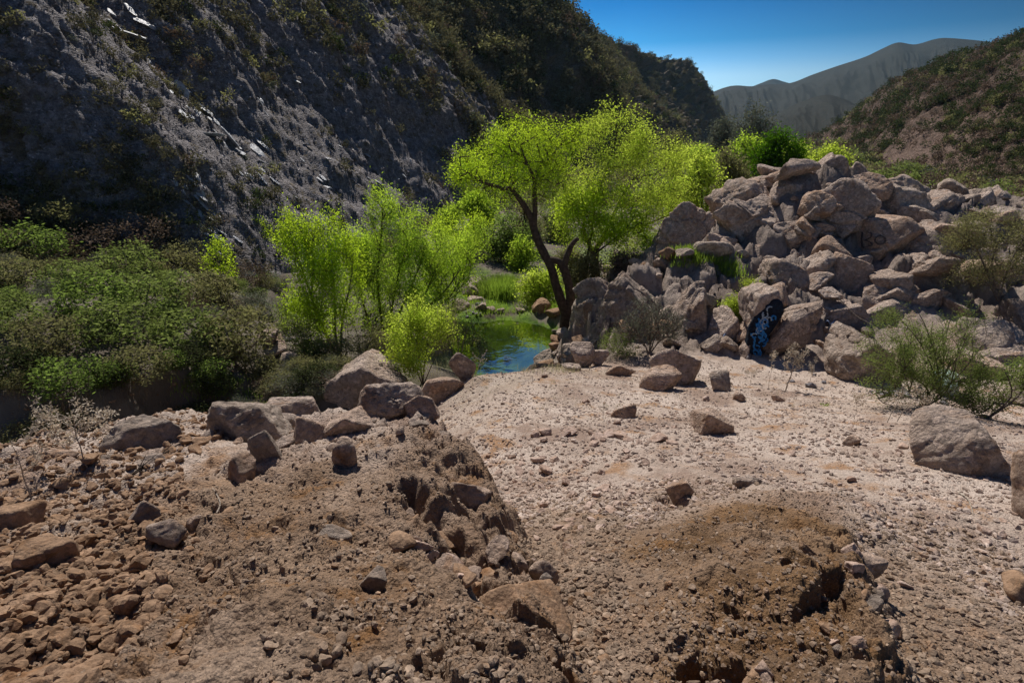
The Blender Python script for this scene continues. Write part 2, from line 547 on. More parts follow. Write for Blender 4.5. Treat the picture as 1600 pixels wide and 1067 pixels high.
G_CTRL = [P(*a) for a in [
    # gravel terrace right of the mound
    (850, 760, 5.8), (850, 900, 3.1), (900, 1000, 2.35), (950, 1067, 1.95), (1500, 900, 3.3), (1550, 1000, 2.5),
    (1580, 800, 4.5), (1500, 700, 6.4), (1300, 700, 6.8), (1100, 700, 6.9), (900, 700, 7.2), (900, 650, 9.0),
    (1100, 650, 9.0), (1300, 640, 9.6), (800, 600, 11.5), (1000, 600, 12.0), (1200, 600, 12.5), (850, 574, 13.7),
    (1000, 572, 14.2), (1250, 560, 14.6), (740, 590, 12.2), (1750, 1000, 2.7), (1800, 800, 5.0), (1450, 640, 9.2),
    (1150, 560, 14.9),
    # rock outcrop on the right
    (1300, 560, 14.8), (1400, 600, 12.5), (1500, 630, 11.5), (1600, 640, 10.8), (1200, 480, 17.0), (1300, 450, 17.5),
    (1400, 420, 18.0), (1500, 430, 17.5), (1250, 380, 19.5), (1350, 350, 20.5), (1450, 335, 21.5), (1550, 335, 22.0),
    (1600, 325, 22.5), (1800, 310, 22.5), (1250, 305, 21.5), (1290, 272, 22.3), (1350, 290, 22.8), (1150, 350, 22.0),
    (1100, 400, 21.2), (1200, 292, 22.8), (1055, 372, 24.0), (1060, 425, 20.3), (1020, 448, 18.8), (1105, 455, 18.5),
    (1150, 470, 17.8), (950, 455, 19.5), (905, 500, 19.0), (1700, 480, 15.0),
    # shore and pool
    (900, 545, 18.6), (890, 520, 21.4), (930, 480, 23.0), (840, 480, 26.5), (790, 465, 28.5), (740, 440, 31.0),
    (745, 405, 37.0), (700, 560, 19.5), (660, 575, 16.5), (600, 565, 17.0), (540, 560, 19.0), (470, 545, 18.5),
    (600, 520, 22.5), (700, 500, 25.5), (430, 600, 14.6), (500, 600, 14.2),
]] + [W(*a) for a in [
    (-8, 9, -6.6), (-5, 10.5, -7.0), (-13, 8, -6.9), (-3, 13.5, -7.1), (-17, 4, -6.5), (-20, -5, -6.0), (-8.5, 12.5, -7.1),
    (-3, 3, -3.4), (-1, 1.5, -2.7), (-5, 4, -4.2), (-2.5, 6.5, -4.9), (-7, 6.5, -5.9), (-0.4, 4.5, -3.5), (-0.5, 8.2, -4.4),
    (-8, 1, -4.2), (-3, -3, -3.2), (0, -5, -3.0), (6, -5, -3.2), (20, -10, -3.5), (20, 3, -4.0), (14, 8, -5.0), (16, 14, -4.6),
    (-12, -12, -5.5), (-25, -30, -5.5), (30, -40, -4),
    (0.0, 22.3, -8.6), (-0.8, 21.5, -8.5), (0.8, 21.8, -8.5), (-0.5, 23.4, -8.0), (0.0, 25.6, -7.15), (-1.6, 25.0, -7.1), (1.5, 25.2, -7.05), (0, 28, -7.0), (-2.5, 20.5, -7.3), (2.0, 18.6, -6.6),
    (1.3, 20.5, -8.1), (1.7, 22.0, -8.0), (0.9, 19.2, -7.8), (1.3, 22.8, -7.8), (2.7, 21.6, -6.9), (-0.6, 17.4, -7.25), (-2.4, 18.2, -7.2), (0.5, 17.0, -7.1),
    (5, 29, -6.6), (12, 29, -5.6), (20, 30, -5.2), (28, 30, -4.6), (3, 40, -7.1), (15, 45, -6.8), (30, 50, -6),
    (-8, 30, -7.2), (-5, 45, -7.1), (5, 70, -7.0), (30, 90, -6.3), (61, 70, -5.2), (45, 45, -5.0), (40, 20, -3.8),
    (71, 110, -6), (120, 230, -1), (42, 200, -5), (60, 150, -6), (90, 200, -4.5), (125, 400, -3), (215, 600, 0), (400, 900, 5),
    (-25, 18, -5.6), (-13, 30, -7.5), (-5.3, 60, -7.2), (14, 110, -6.5),
    (-40, 0, -5), (-60, 60, -7), (-300, 300, 0), (300, 300, 2), (0, 1500, 8), (800, 1500, 8), (0, -600, -3), (-600, 0, -3),
    (600, 0, -3), (0, 3500, 8), (3000, 3500, 8), (-3000, 3000, 8), (0, -3500, -3),
]]
L_CTRL = [P(*a) for a in [
    (0, 1067, 1.5), (800, 1067, 1.38), (960, 1067, 1.75), (0, 690, 5.2), (0, 850, 2.9), (100, 850, 2.85), (300, 950, 1.95),
    (700, 950, 1.92), (500, 900, 2.25), (300, 800, 3.3), (500, 800, 3.15), (600, 700, 4.3), (400, 700, 4.7), (200, 700, 5.0),
    (150, 675, 5.5), (300, 655, 6.0), (430, 645, 6.4), (520, 660, 6.1), (640, 650, 5.7), (715, 645, 5.5), (770, 715, 4.3),
    (800, 790, 3.45), (865, 880, 2.7), (925, 960, 2.2), (700, 780, 3.25), (-200, 700, 5.4), (550, 620, 7.4),
]] + [W(0, 0, -1.62), W(-3, 0, -1.8), (W(0.6, -1, -1.7)), W(-6, -2, -2.6), W(-6, 2, -2.6)]
L_POLY = [tuple(P(*a)[:2]) for a in [
    (-300, 690, 5.8), (0, 672, 5.7), (150, 660, 6.0), (300, 640, 6.6), (430, 630, 7.0), (540, 640, 6.9), (640, 632, 6.3),
    (715, 640, 5.65), (755, 672, 4.95), (798, 735, 4.1), (806, 790, 3.45), (872, 880, 2.72), (932, 960, 2.2), (975, 1067, 1.75)]] \
    + [(0.55, 0.4), (0.8, -1.5), (-4, -3), (-9, 0)]
R_CTRL = [P(*a) for a in [
    (1020, 860, 3.1), (1080, 785, 4.15), (1180, 772, 4.45), (1290, 772, 4.35), (1350, 840, 3.3), (1200, 850, 3.08),
    (1100, 950, 2.32), (1300, 930, 2.42), (1010, 1000, 2.15), (1010, 1067, 1.9), (1200, 1067, 1.74), (1430, 1060, 1.85),
    (1250, 990, 2.08), (1400, 950, 2.35)]]
R_POLY = [tuple(P(*a)[:2]) for a in [
    (985, 900, 2.85), (1005, 840, 3.4), (1060, 775, 4.3), (1180, 748, 4.8), (1300, 758, 4.6), (1368, 835, 3.35),
    (1408, 900, 2.68), (1436, 980, 2.2), (1462, 1090, 1.75), (1300, 1180, 1.25), (1040, 1150, 1.5), (985, 1000, 2.2)]]
B_CTRL = [P(*a) for a in [(0, 632, 11.4), (150, 628, 11.9), (280, 592, 13.4), (400, 580, 14.8), (430, 540, 17), (440, 500, 22),
                          (100, 480, 16), (250, 480, 18)]] \
    + [W(-21, 18, -4.2), W(-16, 25, -5.6), W(-13, 31, -6.9), W(-22, 8, -4.3), W(-30, -10, -4)]
B_POLY = [tuple(P(*a)[:2]) for a in [
    (-300, 660, 10.6), (0, 632, 11.3), (150, 630, 11.8), (280, 594, 13.3), (400, 588, 14.4), (432, 545, 17), (445, 500, 22),
    (440, 468, 28)]] + [(-10, 36), (-30, 36), (-60, 10), (-40, -10)]

Gf, Lf, Rf, Bf = rbf(G_CTRL), rbf(L_CTRL), rbf(R_CTRL), rbf(B_CTRL)


def crack(x, y, pts, width, depth, jit=0.05):
    """a fissure along a polyline: distance-based trench"""
    d = np.full(x.shape, 1e9)
    for (ax, ay), (bx, by) in zip(pts[:-1], pts[1:]):
        ex, ey = bx - ax, by - ay
        t = np.clip(((x - ax) * ex + (y - ay) * ey) / (ex * ex + ey * ey + 1e-12), 0, 1)
        d = np.minimum(d, np.hypot(x - ax - t * ex, y - ay - t * ey))
    return -depth * (1 - sstep(width * 0.15, width * 1.15, d))


CRACKS = [
    ([(640, 760, 3.45), (665, 800, 3.1), (720, 830, 2.85), (755, 870, 2.62)], 0.13, 0.22),
    ([(720, 770, 3.5), (760, 810, 3.2), (790, 850, 2.95), (840, 870, 2.8)], 0.12, 0.22),
    ([(690, 850, 2.75), (730, 890, 2.5), (760, 940, 2.25)], 0.10, 0.25),
    ([(820, 880, 2.75), (870, 930, 2.45), (900, 990, 2.1)], 0.07, 0.12),
    ([(1040, 745, 4.9), (1065, 770, 4.6)], 0.16, 0.22),
    ([(1100, 1005, 1.95), (1180, 1035, 1.82), (1260, 1075, 1.66)], 0.10, 0.20),
    ([(1240, 880, 2.65), (1300, 900, 2.5), (1370, 960, 2.15)], 0.10, 0.16),
    ([(1120, 920, 2.35), (1160, 935, 2.28)], 0.06, 0.10),
    ([(150, 1000, 1.75), (170, 1060, 1.55)], 0.10, 0.14),
]
CRACKS = [([tuple(P(*q)[:2]) for q in c], w, d) for c, w, d in CRACKS]


def Hground(x, y, detail=True, parts=False):
    x = np.asarray(x, float)
    y = np.asarray(y, float)
    p = xy3(x, y)
    r = np.hypot(x, y)
    g = Gf(x, y)
    far = sstep(20, 60, r)
    j1 = fbm(p, 1.1, 4, 11) * 0.30 + fbm(p, 5.0, 3, 12) * 0.07
    sl_ = poly_sd(x, y, L_POLY) + j1 * 1.0
    wl = sstep(-0.10, 0.26, sl_)
    sr_ = poly_sd(x, y, R_POLY) + j1 * 0.6
    kr = sstep(1.15, 1.7, x) * (1 - sstep(3.2, 4.0, y))
    wr = sstep(-0.5, 0.5, sr_) * (1 - kr) + sstep(-0.06, 0.22, sr_) * kr
    wb = sstep(-0.35, 0.75, poly_sd(x, y, B_POLY) + fbm(p, 0.5, 4, 13) * 1.1)
    l, rr, b = Lf(x, y), Rf(x, y), Bf(x, y)
    h = g + wl * np.maximum(l - g, -0.3)
    h = h + wr * np.clip(rr - h, -0.25, 3)
    h = h + wb * np.maximum(b - h, 0)
    # outcrop mask: hard rocky ground on the right
    oc = sstep(14.0, 17.0, y) * sstep(1.2, 3.0, x) * (1 - sstep(24, 28, y)) * (1 - sstep(30, 40, x))
    if detail:
        near = 1 - sstep(14, 30, r)
        brown = np.maximum(wl, wr)
        q = p.copy()
        q[:, 2] = h * 0.8
        h = h + near * (fbm(q, 0.8, 4, 21) * 0.16 * (0.5 + 0.5 * brown))
        # knobbly conglomerate relief
        kn = fbm(q, 3.2, 6, 23, gain=0.62)
        h = h + near * brown * np.clip(kn, -0.5, 0.32) * 0.15
        h = h + near * brown * fbm(q, 19.0, 2, 35) * 0.012
        h = h + near * (1 - brown) * fbm(q, 5.0, 4, 24, gain=0.6) * 0.045
        rd = ridged(q, 1.6, 5, 25, gain=0.55)
        h = h + near * brown * (np.clip(rd, 0.25, 1) - 0.5) * 0.10
        vn = r < 9
        if vn.any():
            d1, d2, idv = cells(q[vn] + 0.12 * np.stack([noise(q[vn], 4, 31), noise(q[vn], 4, 32), noise(q[vn], 4, 33)], -1), 4.2, 5)
            # crags along the broken right-hand edges of both mounds
            eg = (wl * (1 - sstep(0.35, 1.1, sl_)) * (x > -0.9))[vn] + 0.8 * (wr * kr)[vn]
            for sc_, am in ((1.9, 0.26), (4.6, 0.11)):
                qe = q[vn] * np.array([1, 1, 1.4]) + 0.16 * np.stack([noise(q[vn], 2, 131), noise(q[vn], 2, 132), noise(q[vn], 2, 133)], -1)
                f1, f2, fi = cells(qe, sc_, 25)
                h[vn] += eg * am * ((fi - 0.55) * sstep(0.0, 0.14, f2 - f1) - 0.30 * (1 - sstep(0, 0.12, f2 - f1)))
            blk = (idv - 0.5) * 0.075 * sstep(0.0, 0.22, d2 - d1) - 0.02 * (1 - sstep(0, 0.10, d2 - d1))
            h[vn] += brown[vn] * blk * (0.35 + 0.65 * sstep(0.0, 0.25, noise(q[vn], 0.9, 41)))
            a1, a2, ai = cells(q[vn], 11.0, 9)
            h[vn] += brown[vn] * (ai - 0.4) * 0.014 * sstep(0.0, 0.3, a2 - a1) * sstep(-0.1, 0.2, noise(q[vn], 1.7, 43))
            a1, a2, ai = cells(q[vn], 26.0, 19)
            h[vn] += brown[vn] * (0.5 - a1) * 0.011 * (ai > 0.35)
            for c, w, d in CRACKS:
                jx = x[vn] + 0.12 * fbm(p[vn], 3.5, 4, 51)
                jy = y[vn] + 0.12 * fbm(p[vn], 3.5, 4, 53)
                h[vn] += crack(jx, jy, c, w * 0.75, d) * (0.75 + 0.9 * noise(p[vn], 4.0, 55))
        h = h + oc * ((ridged(q, 0.45, 5, 27) - 0.2) * 0.75 + fbm(q, 1.3, 5, 28, gain=0.62) * 0.55 + 0.12)
        on = oc > 0.02
        if on.any():
            qo = q[on] * np.array([1, 1, 1.3]) + 0.35 * np.stack([noise(q[on], 0.9, 36), noise(q[on], 0.9, 37), noise(q[on], 0.9, 38)], -1)
            for sc_, am in ((0.62, 0.85), (1.5, 0.36)):
                e1, e2, ei = cells(qo, sc_, 15)
                h[on] += oc[on] * am * ((ei - 0.5) * sstep(0.0, 0.10, e2 - e1) - 0.35 * (1 - sstep(0, 0.09, e2 - e1)))
        h = h + sstep(14, 20, r) * (1 - oc) * fbm(p, 0.22, 5, 29) * 0.5 * (1 - far * 0.3)
        # the pool stays open
        pool = np.exp(-(((x - 0.1) / 2.5) ** 2 + ((y - 21.6) / 2.9) ** 2) ** 2)
        h = h * (1 - pool * 0.9) + pool * 0.9 * g
    # drop below the hills
    if parts:
        return h, wl, wr, wb, oc
    return h


def hit(px, py, y0=1.0, y1=60.0, n=600):
    """where the sight line of a photo pixel meets the ground"""
    Y = np.geomspace(y0, y1, n)
    a, b = P(px, py, 1.0), P(px, py, 2.0)
    d = b - a
    pts = a[None] + (Y - 1)[:, None] * d[None]
    g = Hground(pts[:, 0], pts[:, 1], detail=False)
    below = pts[:, 2] < g
    k = int(np.argmax(below)) if below.any() else n - 1
    return pts[k]


# ------------------------------------------------------------------ ground sheet
def build_ground():
    th_d = np.radians(np.arange(-56, 56.001, 0.17))
    th_o = np.radians(np.arange(60, 300.1, 5.0))
    th = np.concatenate([th_d, th_o])                 # measured from +Y clockwise
    r = np.concatenate([np.geomspace(0.5, 22, 640), np.geomspace(22, 60, 90)[1:], np.geomspace(60, 4000, 66)[1:]])
    TH, RR = np.meshgrid(th, r, indexing='ij')
    x, y = (np.sin(TH) * RR).ravel(), (np.cos(TH) * RR).ravel()
    h, wl, wr, wb, oc = Hground(x, y, parts=True)
    nt, nr = len(th), len(r)
    V = np.stack([x, y, h], -1)
    V = np.concatenate([V, [[0, 0, float(Hground(np.array([0.0]), np.array([0.0]))[0])]]])
    i = np.arange(nt)[:, None]
    j = np.arange(nr - 1)[None]
    i2 = (i + 1) % nt
    F = np.stack([i * nr + j, i * nr + j + 1, i2 * nr + j + 1, i2 * nr + j], -1).reshape(-1, 4)
    k = np.arange(nt)
    Ft = np.stack([np.full(nt, nt * nr), k * nr, ((k + 1) % nt) * nr], -1)
    p = xy3(x, y)
    rr = np.hypot(x, y)
    z = h - CZ
    brown = np.clip(np.clip(np.maximum(wl, wr) + 0.5 * fbm(p, 2.5, 5, 69), 0, 1) * (1 - sstep(2.7, 5.2, rr + fbm(p, 0.9, 4, 61) * 2.0)) * 1.0
                    + 0.9 * (1 - sstep(3.0, 6.3, rr + fbm(p, 1.2, 4, 62) * 1.2)), 0, 1)
    soil = np.clip(sstep(12.5, 15.5, rr + (z < -5.9) * 4 + fbm(p, 0.6, 3, 63) * 2) * (1 - 0.8 * oc) + wb, 0, 1) * (x < 30)
    soil = np.where((x > 0.2) & (y < 15.3) & (wb < 0.1), 0.0, soil)
    terr = sstep(60, 90, rr)
    soil = np.maximum(soil, terr)
    green = np.exp(-(((x + 0.3) / 3.4) ** 2 + ((y - 27) / 8.5) ** 2)) * sstep(-0.2, 0.15, noise(p, 0.6, 64)) * (z > -7.5)
    pool = ((x / 2.9) ** 2 + ((y - 22) / 4.2) ** 2 < 1) & (z < -7.35)
    green = np.where(pool, 1.0, green * 1.4).clip(0, 1)
    green = np.maximum(green, sstep(0.05, 0.3, noise(p, 0.35, 66)) * 0.5 * (y > 24) * (x < 12) * (y < 120))
    ochre = np.clip(wr * sstep(-0.35, 0.25, fbm(p, 1.6, 5, 68)) * 0.8 + 0.1 + 0.35 * sstep(0, 0.3, noise(p, 0.8, 67)), 0, 1)
    rocky = np.clip(np.maximum(oc * (z > -5.75), 0) + (x > -0.5) * (x < 5) * (y > 15.0) * (y < 24) * (z > -7.2) * sstep(14.6, 15.6, y), 0, 1)
    soil = soil * (1 - rocky)
    green = green * (1 - 0.85 * rocky)
    ex = lambda a: np.append(a, a[0])
    me = make_mesh('ground', V, [F[:, ::-1], Ft], MAT['ground'], True, {'brown': ex(brown), 'soil': ex(soil), 'green': ex(green), 'rocky': ex(rocky), 'ochre': ex(ochre)})
    tag(link('ground', me), kind='structure')


build_ground()

# water in the pool: one sheet, cut by the banks
m = M('water')
gl = m.n('ShaderNodeBsdfGlossy', i_Color=(1, 1, 1, 1), i_Roughness=0.02)
tr = m.n('ShaderNodeBsdfTransparent', i_Color=(0.78, 0.85, 0.42, 1))
nb = m.bump(m.noise(2.2, 3, 0.5), 0.02, 0.5)
m.t.links.new(nb, gl.inputs['Normal'])
fr = m.n('ShaderNodeFresnel', i_IOR=1.45)
m.t.links.new(nb, fr.inputs['Normal'])
fm = m.math('MULTIPLY', fr.outputs[0], 2.1)
mx = m.n('ShaderNodeMixShader', i_0=fm)
m.t.links.new(tr.outputs[0], mx.inputs[1])
m.t.links.new(gl.outputs[0], mx.inputs[2])
m.t.links.new(mx.outputs[0], m.out.inputs[0])
th = np.linspace(0, 2 * np.pi, 49)[:-1]
wx = -0.1 + 3.4 * np.cos(th)
wy = 21.7 + 4.0 * np.sin(th)
V = np.concatenate([[[0, 22, CZ - 7.42]], np.stack([wx, wy, np.full(48, CZ - 7.42)], -1)])
k = np.arange(48)
tag(link('pool_water', make_mesh('pool_water', V, np.stack([np.zeros(48, int), k + 1, (k + 1) % 48 + 1], -1), m.m)), kind='structure')


# ------------------------------------------------------------------ hills: control nets
def cr_interp(K, t):
    """Catmull-Rom through rows of K (n, ...) at parameters t in 0..n-1"""
    n = len(K)
    i = np.clip(np.floor(t).astype(int), 0, n - 2)
    f = (t - i).reshape((-1,) + (1,) * (K.ndim - 1))
    p1, p2 = K[i], K[i + 1]
    p0, p3 = K[np.maximum(i - 1, 0)], K[np.minimum(i + 2, n - 1)]
    return 0.5 * (2 * p1 + (p2 - p0) * f + (2 * p0 - 5 * p1 + 4 * p2 - p3) * f ** 2 + (3 * p1 - p0 - 3 * p2 + p3) * f ** 3)


def net_surface(foot, crest, profile, nu, nv, disp, back=None, u_of=None):
    """foot, crest: matching rows of world points. profile(v) -> fraction of height."""
    foot, crest = np.array(foot, float), np.array(crest, float)
    tu = np.linspace(0, len(foot) - 1, nu) if u_of is None else u_of
    F0, C0 = cr_interp(foot, tu), cr_interp(crest, tu)
    v = np.linspace(-0.12, 1.0, nv)
    S = np.zeros((nu, nv, 3))
    S[..., :2] = F0[:, None, :2] + (C0 - F0)[:, None, :2] * v[None, :, None]
    S[..., 2] = F0[:, None, 2] + (C0 - F0)[:, None, 2] * profile(v)[None]
    # back side so that the crest has thickness
    bk = S[:, -1:, :] + (S[:, -1:, :] - S[:, -6:-5, :]) * np.array([1, 1, 0]) * np.array([1, 3, 12])[None, :, None]
    bk[..., 2] -= (C0[:, None, 2] - F0[:, None, 2]) * np.array([0.02, 0.2, 1.3])[None]
    S = np.concatenate([S, bk], 1)
    vv = np.concatenate([v, [1.02, 1.05, 1.1]])
    U, VV = np.broadcast_to(tu[:, None], S.shape[:2]), np.broadcast_to(vv[None], S.shape[:2])
    du = np.gradient(S, axis=0)
    dv = np.gradient(S, axis=1)
    N = np.cross(du, dv)
    N /= np.linalg.norm(N, axis=-1, keepdims=True) + 1e-9
    N = np.where(N[..., 2:] < 0, -N, N)
    d, attrs = disp(S.reshape(-1, 3), U.ravel(), VV.ravel())
    S = S + N * d.reshape(S.shape[:2])[..., None]
    i = np.arange(nu - 1)[:, None]
    nv2 = S.shape[1]
    j = np.arange(nv2 - 1)[None]
    Fc = np.stack([i * nv2 + j, (i + 1) * nv2 + j, (i + 1) * nv2 + j + 1, i * nv2 + j + 1], -1).reshape(-1, 4)
    return S, Fc, attrs


LH_FOOT = [W(*a) for a in [(-42, -34, -5), (-33, -5, -5), (-22.5, 17, -4.9), (-13, 32, -7.6), (-5.3, 60, -7.6), (14, 110, -7),
                           (42, 200, -5.5), (125, 400, -3.5), (225, 620, -1), (290, 760, 3)]]
LH_CREST = [W(*a) for a in [(-110, -20, 50), (-104, 6, 52), (-90, 38, 54), (-80, 60, 52), (-66, 96, 58), (-42, 150, 62),
                            (0, 250, 53), (91, 450, 62), (172, 590, 58), (240, 720, 20)]]


def gully(u, c, w):
    return np.exp(-((u - c) / w) ** 2)


def lh_disp(S, u, v):
    r = np.hypot(S[:, 0], S[:, 1])
    # coordinates along the slope: stretched noise makes ribs that run downhill
    q = np.stack([u * 6.0, v * 1.2, np.zeros_like(u)], -1)
    sc = np.clip(r / 60, 0.5, 6)
    ramp = sstep(-0.02, 0.22, v) * (1 - 0.6 * sstep(0.85, 1.0, v))
    d = (ridged(q, 1.0, 4, 71) - 0.25) * 0.55 * sc * ramp
    d += (ridged(q * np.array([1, 3.0, 1]), 3.1, 4, 72) - 0.3) * 0.95 * sc * ramp
    d += (ridged(q * np.array([1, 4.0, 1]) * 11.0, 1.0, 3, 76) - 0.3) * 0.32 * sc * ramp
    d += fbm(S, 0.11, 6, 73, gain=0.6) * 2.2 * np.clip(sc, 0.6, 2)
    d += fbm(S, 0.9, 4, 74, gain=0.6) * 0.45
    # named hollows: a deep shaded bowl beyond the scree face, a near one at the far left
    d -= 7.0 * gully(u, 5.05 - 0.35 * v, 0.34) * sstep(0.0, 0.25, v)
    d += 2.0 * gully(u, 4.15 - 0.3 * v, 0.38) * sstep(0.0, 0.2, v)
    d += 9.0 * gully(u, 5.75 - 0.2 * v, 0.35) * sstep(0, 0.3, v)
    d -= 2.6 * gully(u, 2.55, 0.22) * sstep(0.0, 0.06, v) * (1 - sstep(0.12, 0.4, v))
    d += 1.2 * gully(u, 2.95 - 0.5 * v, 0.22) * sstep(0.0, 0.1, v)
    d -= 3.0 * gully(u, 3.3 - 0.7 * v, 0.12) * sstep(0.05, 0.3, v)
    d -= 14.0 * gully(u, 6.9, 0.3) * sstep(0.1, 0.5, v) * (1 - sstep(0.8, 1, v))
    d += 10.0 * gully(u, 7.4, 0.3) * sstep(0.1, 0.5, v) * (1 - sstep(0.8, 1, v))
    bare = 0.60 * gully(u, 3.9, 0.75) * (1 - sstep(0.22, 0.42, v)) + 0.45 * gully(u, 2.95, 0.40) * (1 - sstep(0.16, 0.34, v)) \
        + 0.10 + 0.25 * gully(u, 2.2, 0.5) * (1 - sstep(0.3, 0.5, v))
    bare += 0.25 * (ridged(q * np.array([1, 1.5, 1]), 1.7, 3, 75) - 0.3)
    return d, {'bare': bare}


u_l = np.concatenate([np.linspace(0, 1.8, 60)[:-1], np.linspace(1.8, 4.6, 480)[:-1], np.linspace(4.6, 9, 330)])
LH = net_surface(LH_FOOT, LH_CREST, lambda v: v + 0.10 * np.sin(np.pi * np.clip(v, 0, 1)) * (v > 0), len(u_l), 380, lh_disp, u_of=u_l)
tag(link('left_hillside', make_mesh('left_hillside', LH[0].reshape(-1, 3), LH[1], MAT['hill'], True, LH[2])), kind='structure')

RH_FOOT = [W(*a) for a in [(100, -20, -4), (72, 40, -5), (63, 72, -6.2), (74, 112, -7), (98, 170, -6), (124, 235, -3), (150, 330, -2)]]
RH_CREST = [W(*a) for a in [(190, 60, 34), (165, 105, 33), (153, 160, 30), (160, 205, 31.5), (172, 262, 31), (178, 312, 19), (185, 345, 4)]]


def rh_disp(S, u, v):
    q = np.stack([u * 3.0, v * 1.2, np.zeros_like(u)], -1)
    d = (ridged(q, 1.0, 4, 81) - 0.3) * 3.0 * sstep(-0.02, 0.25, v) * (1 - 0.7 * sstep(0.8, 1, v))
    d += fbm(S, 0.05, 6, 82, gain=0.6) * 3.0 + fbm(S, 0.5, 4, 83) * 0.5
    bare = 0.30 + 0.45 * gully(u, 2.8, 0.8) * (1 - sstep(0.1, 0.35, v)) + 0.25 * gully(u, 5.2, 0.5) * (1 - sstep(0.4, 0.7, v))
    return d, {'bare': bare}


RH = net_surface(RH_FOOT, RH_CREST, lambda v: v + 0.08 * np.sin(np.pi * np.clip(v, 0, 1)) * (v > 0), 420, 200, rh_disp)
tag(link('right_hillside', make_mesh('right_hillside', RH[0].reshape(-1, 3), RH[1], MAT['hill_right'], True, RH[2])), kind='structure')


def far_hill(name, sky_pts, Yc, Yf, zf, amp, seed):
    crest = [P(px, py, Yc + k) for px, py, k in sky_pts]
    foot = []
    for c, (px, py, k) in zip(crest, sky_pts):
        f = P(px, 300, Yf + k * 0.5)
        f[2] = CZ + zf
        foot.append(f)

    def disp(S, u, v):
        q = np.stack([u * 0.55 + v * 0.5, v * 0.9 - u * 0.08, np.zeros_like(u)], -1)
        ramp = sstep(0, 0.2, v) * (1 - sstep(0.72, 0.98, v))
        d = (ridged(q, 1.0, 4, seed) - 0.2) * amp * ramp + fbm(S, 0.004, 6, seed + 5) * amp * 0.35 * (1 - 0.8 * sstep(0.8, 1, v))
        return d, {'bare': 0.10 + 0.0 * u}
    s = net_surface(foot, crest, lambda v: v ** 1.15 * (v > 0) + np.minimum(v, 0) * 0.5 if False else np.where(v > 0, np.abs(v) ** 1.1, v * 0.5), 300, 120, disp)
    tag(link(name, make_mesh(name, s[0].reshape(-1, 3), s[1], MAT['hill_far'], True, s[2])), kind='structure')


far_hill('distant_mountain', [(1060, 165, 0), (1100, 150, 0), (1130, 138, 0), (1150, 134, 0), (1175, 135, 0), (1200, 132, 0), (1235, 130, 0),
                              (1270, 117, 0), (1310, 103, 0), (1350, 90, 0), (1380, 76, 0), (1403, 67, 0), (1430, 70, 0), (1460, 62, 0),
                              (1480, 60, 0), (1520, 63, 0), (1580, 70, 0), (1680, 80, 0)], 1900, 900, -15, 28, 91)
far_hill('distant_hill', [(1150, 215, 0), (1180, 200, 0), (1200, 186, 0), (1225, 172, 0), (1255, 158, 0), (1290, 148, 0), (1320, 155, 0),
                          (1350, 170, 0), (1400, 190, 0)], 850, 480, -10, 12, 95)
far_hill('distant_peak', [(1170, 138, 0), (1190, 130, 0), (1208, 124, 0), (1225, 128, 0), (1250, 135, 0)], 3200, 2500, -10, 20, 97)
# ------------------------------------------------------------------ rocks
_ICO = {}


def ico(level):
    if level in _ICO:
        return _ICO[level]
    import bmesh
    bm = bmesh.new()
    bmesh.ops.create_icosphere(bm, subdivisions=level, radius=1.0)
    bm.verts.ensure_lookup_table()
    V = np.array([v.co[:] for v in bm.verts], np.float32)
    F = np.array([[v.index for v in f.verts] for f in bm.faces], np.int32)
    bm.free()
    V /= np.linalg.norm(V, axis=1, keepdims=True)
    _ICO[level] = (V, F)
    return _ICO[level]


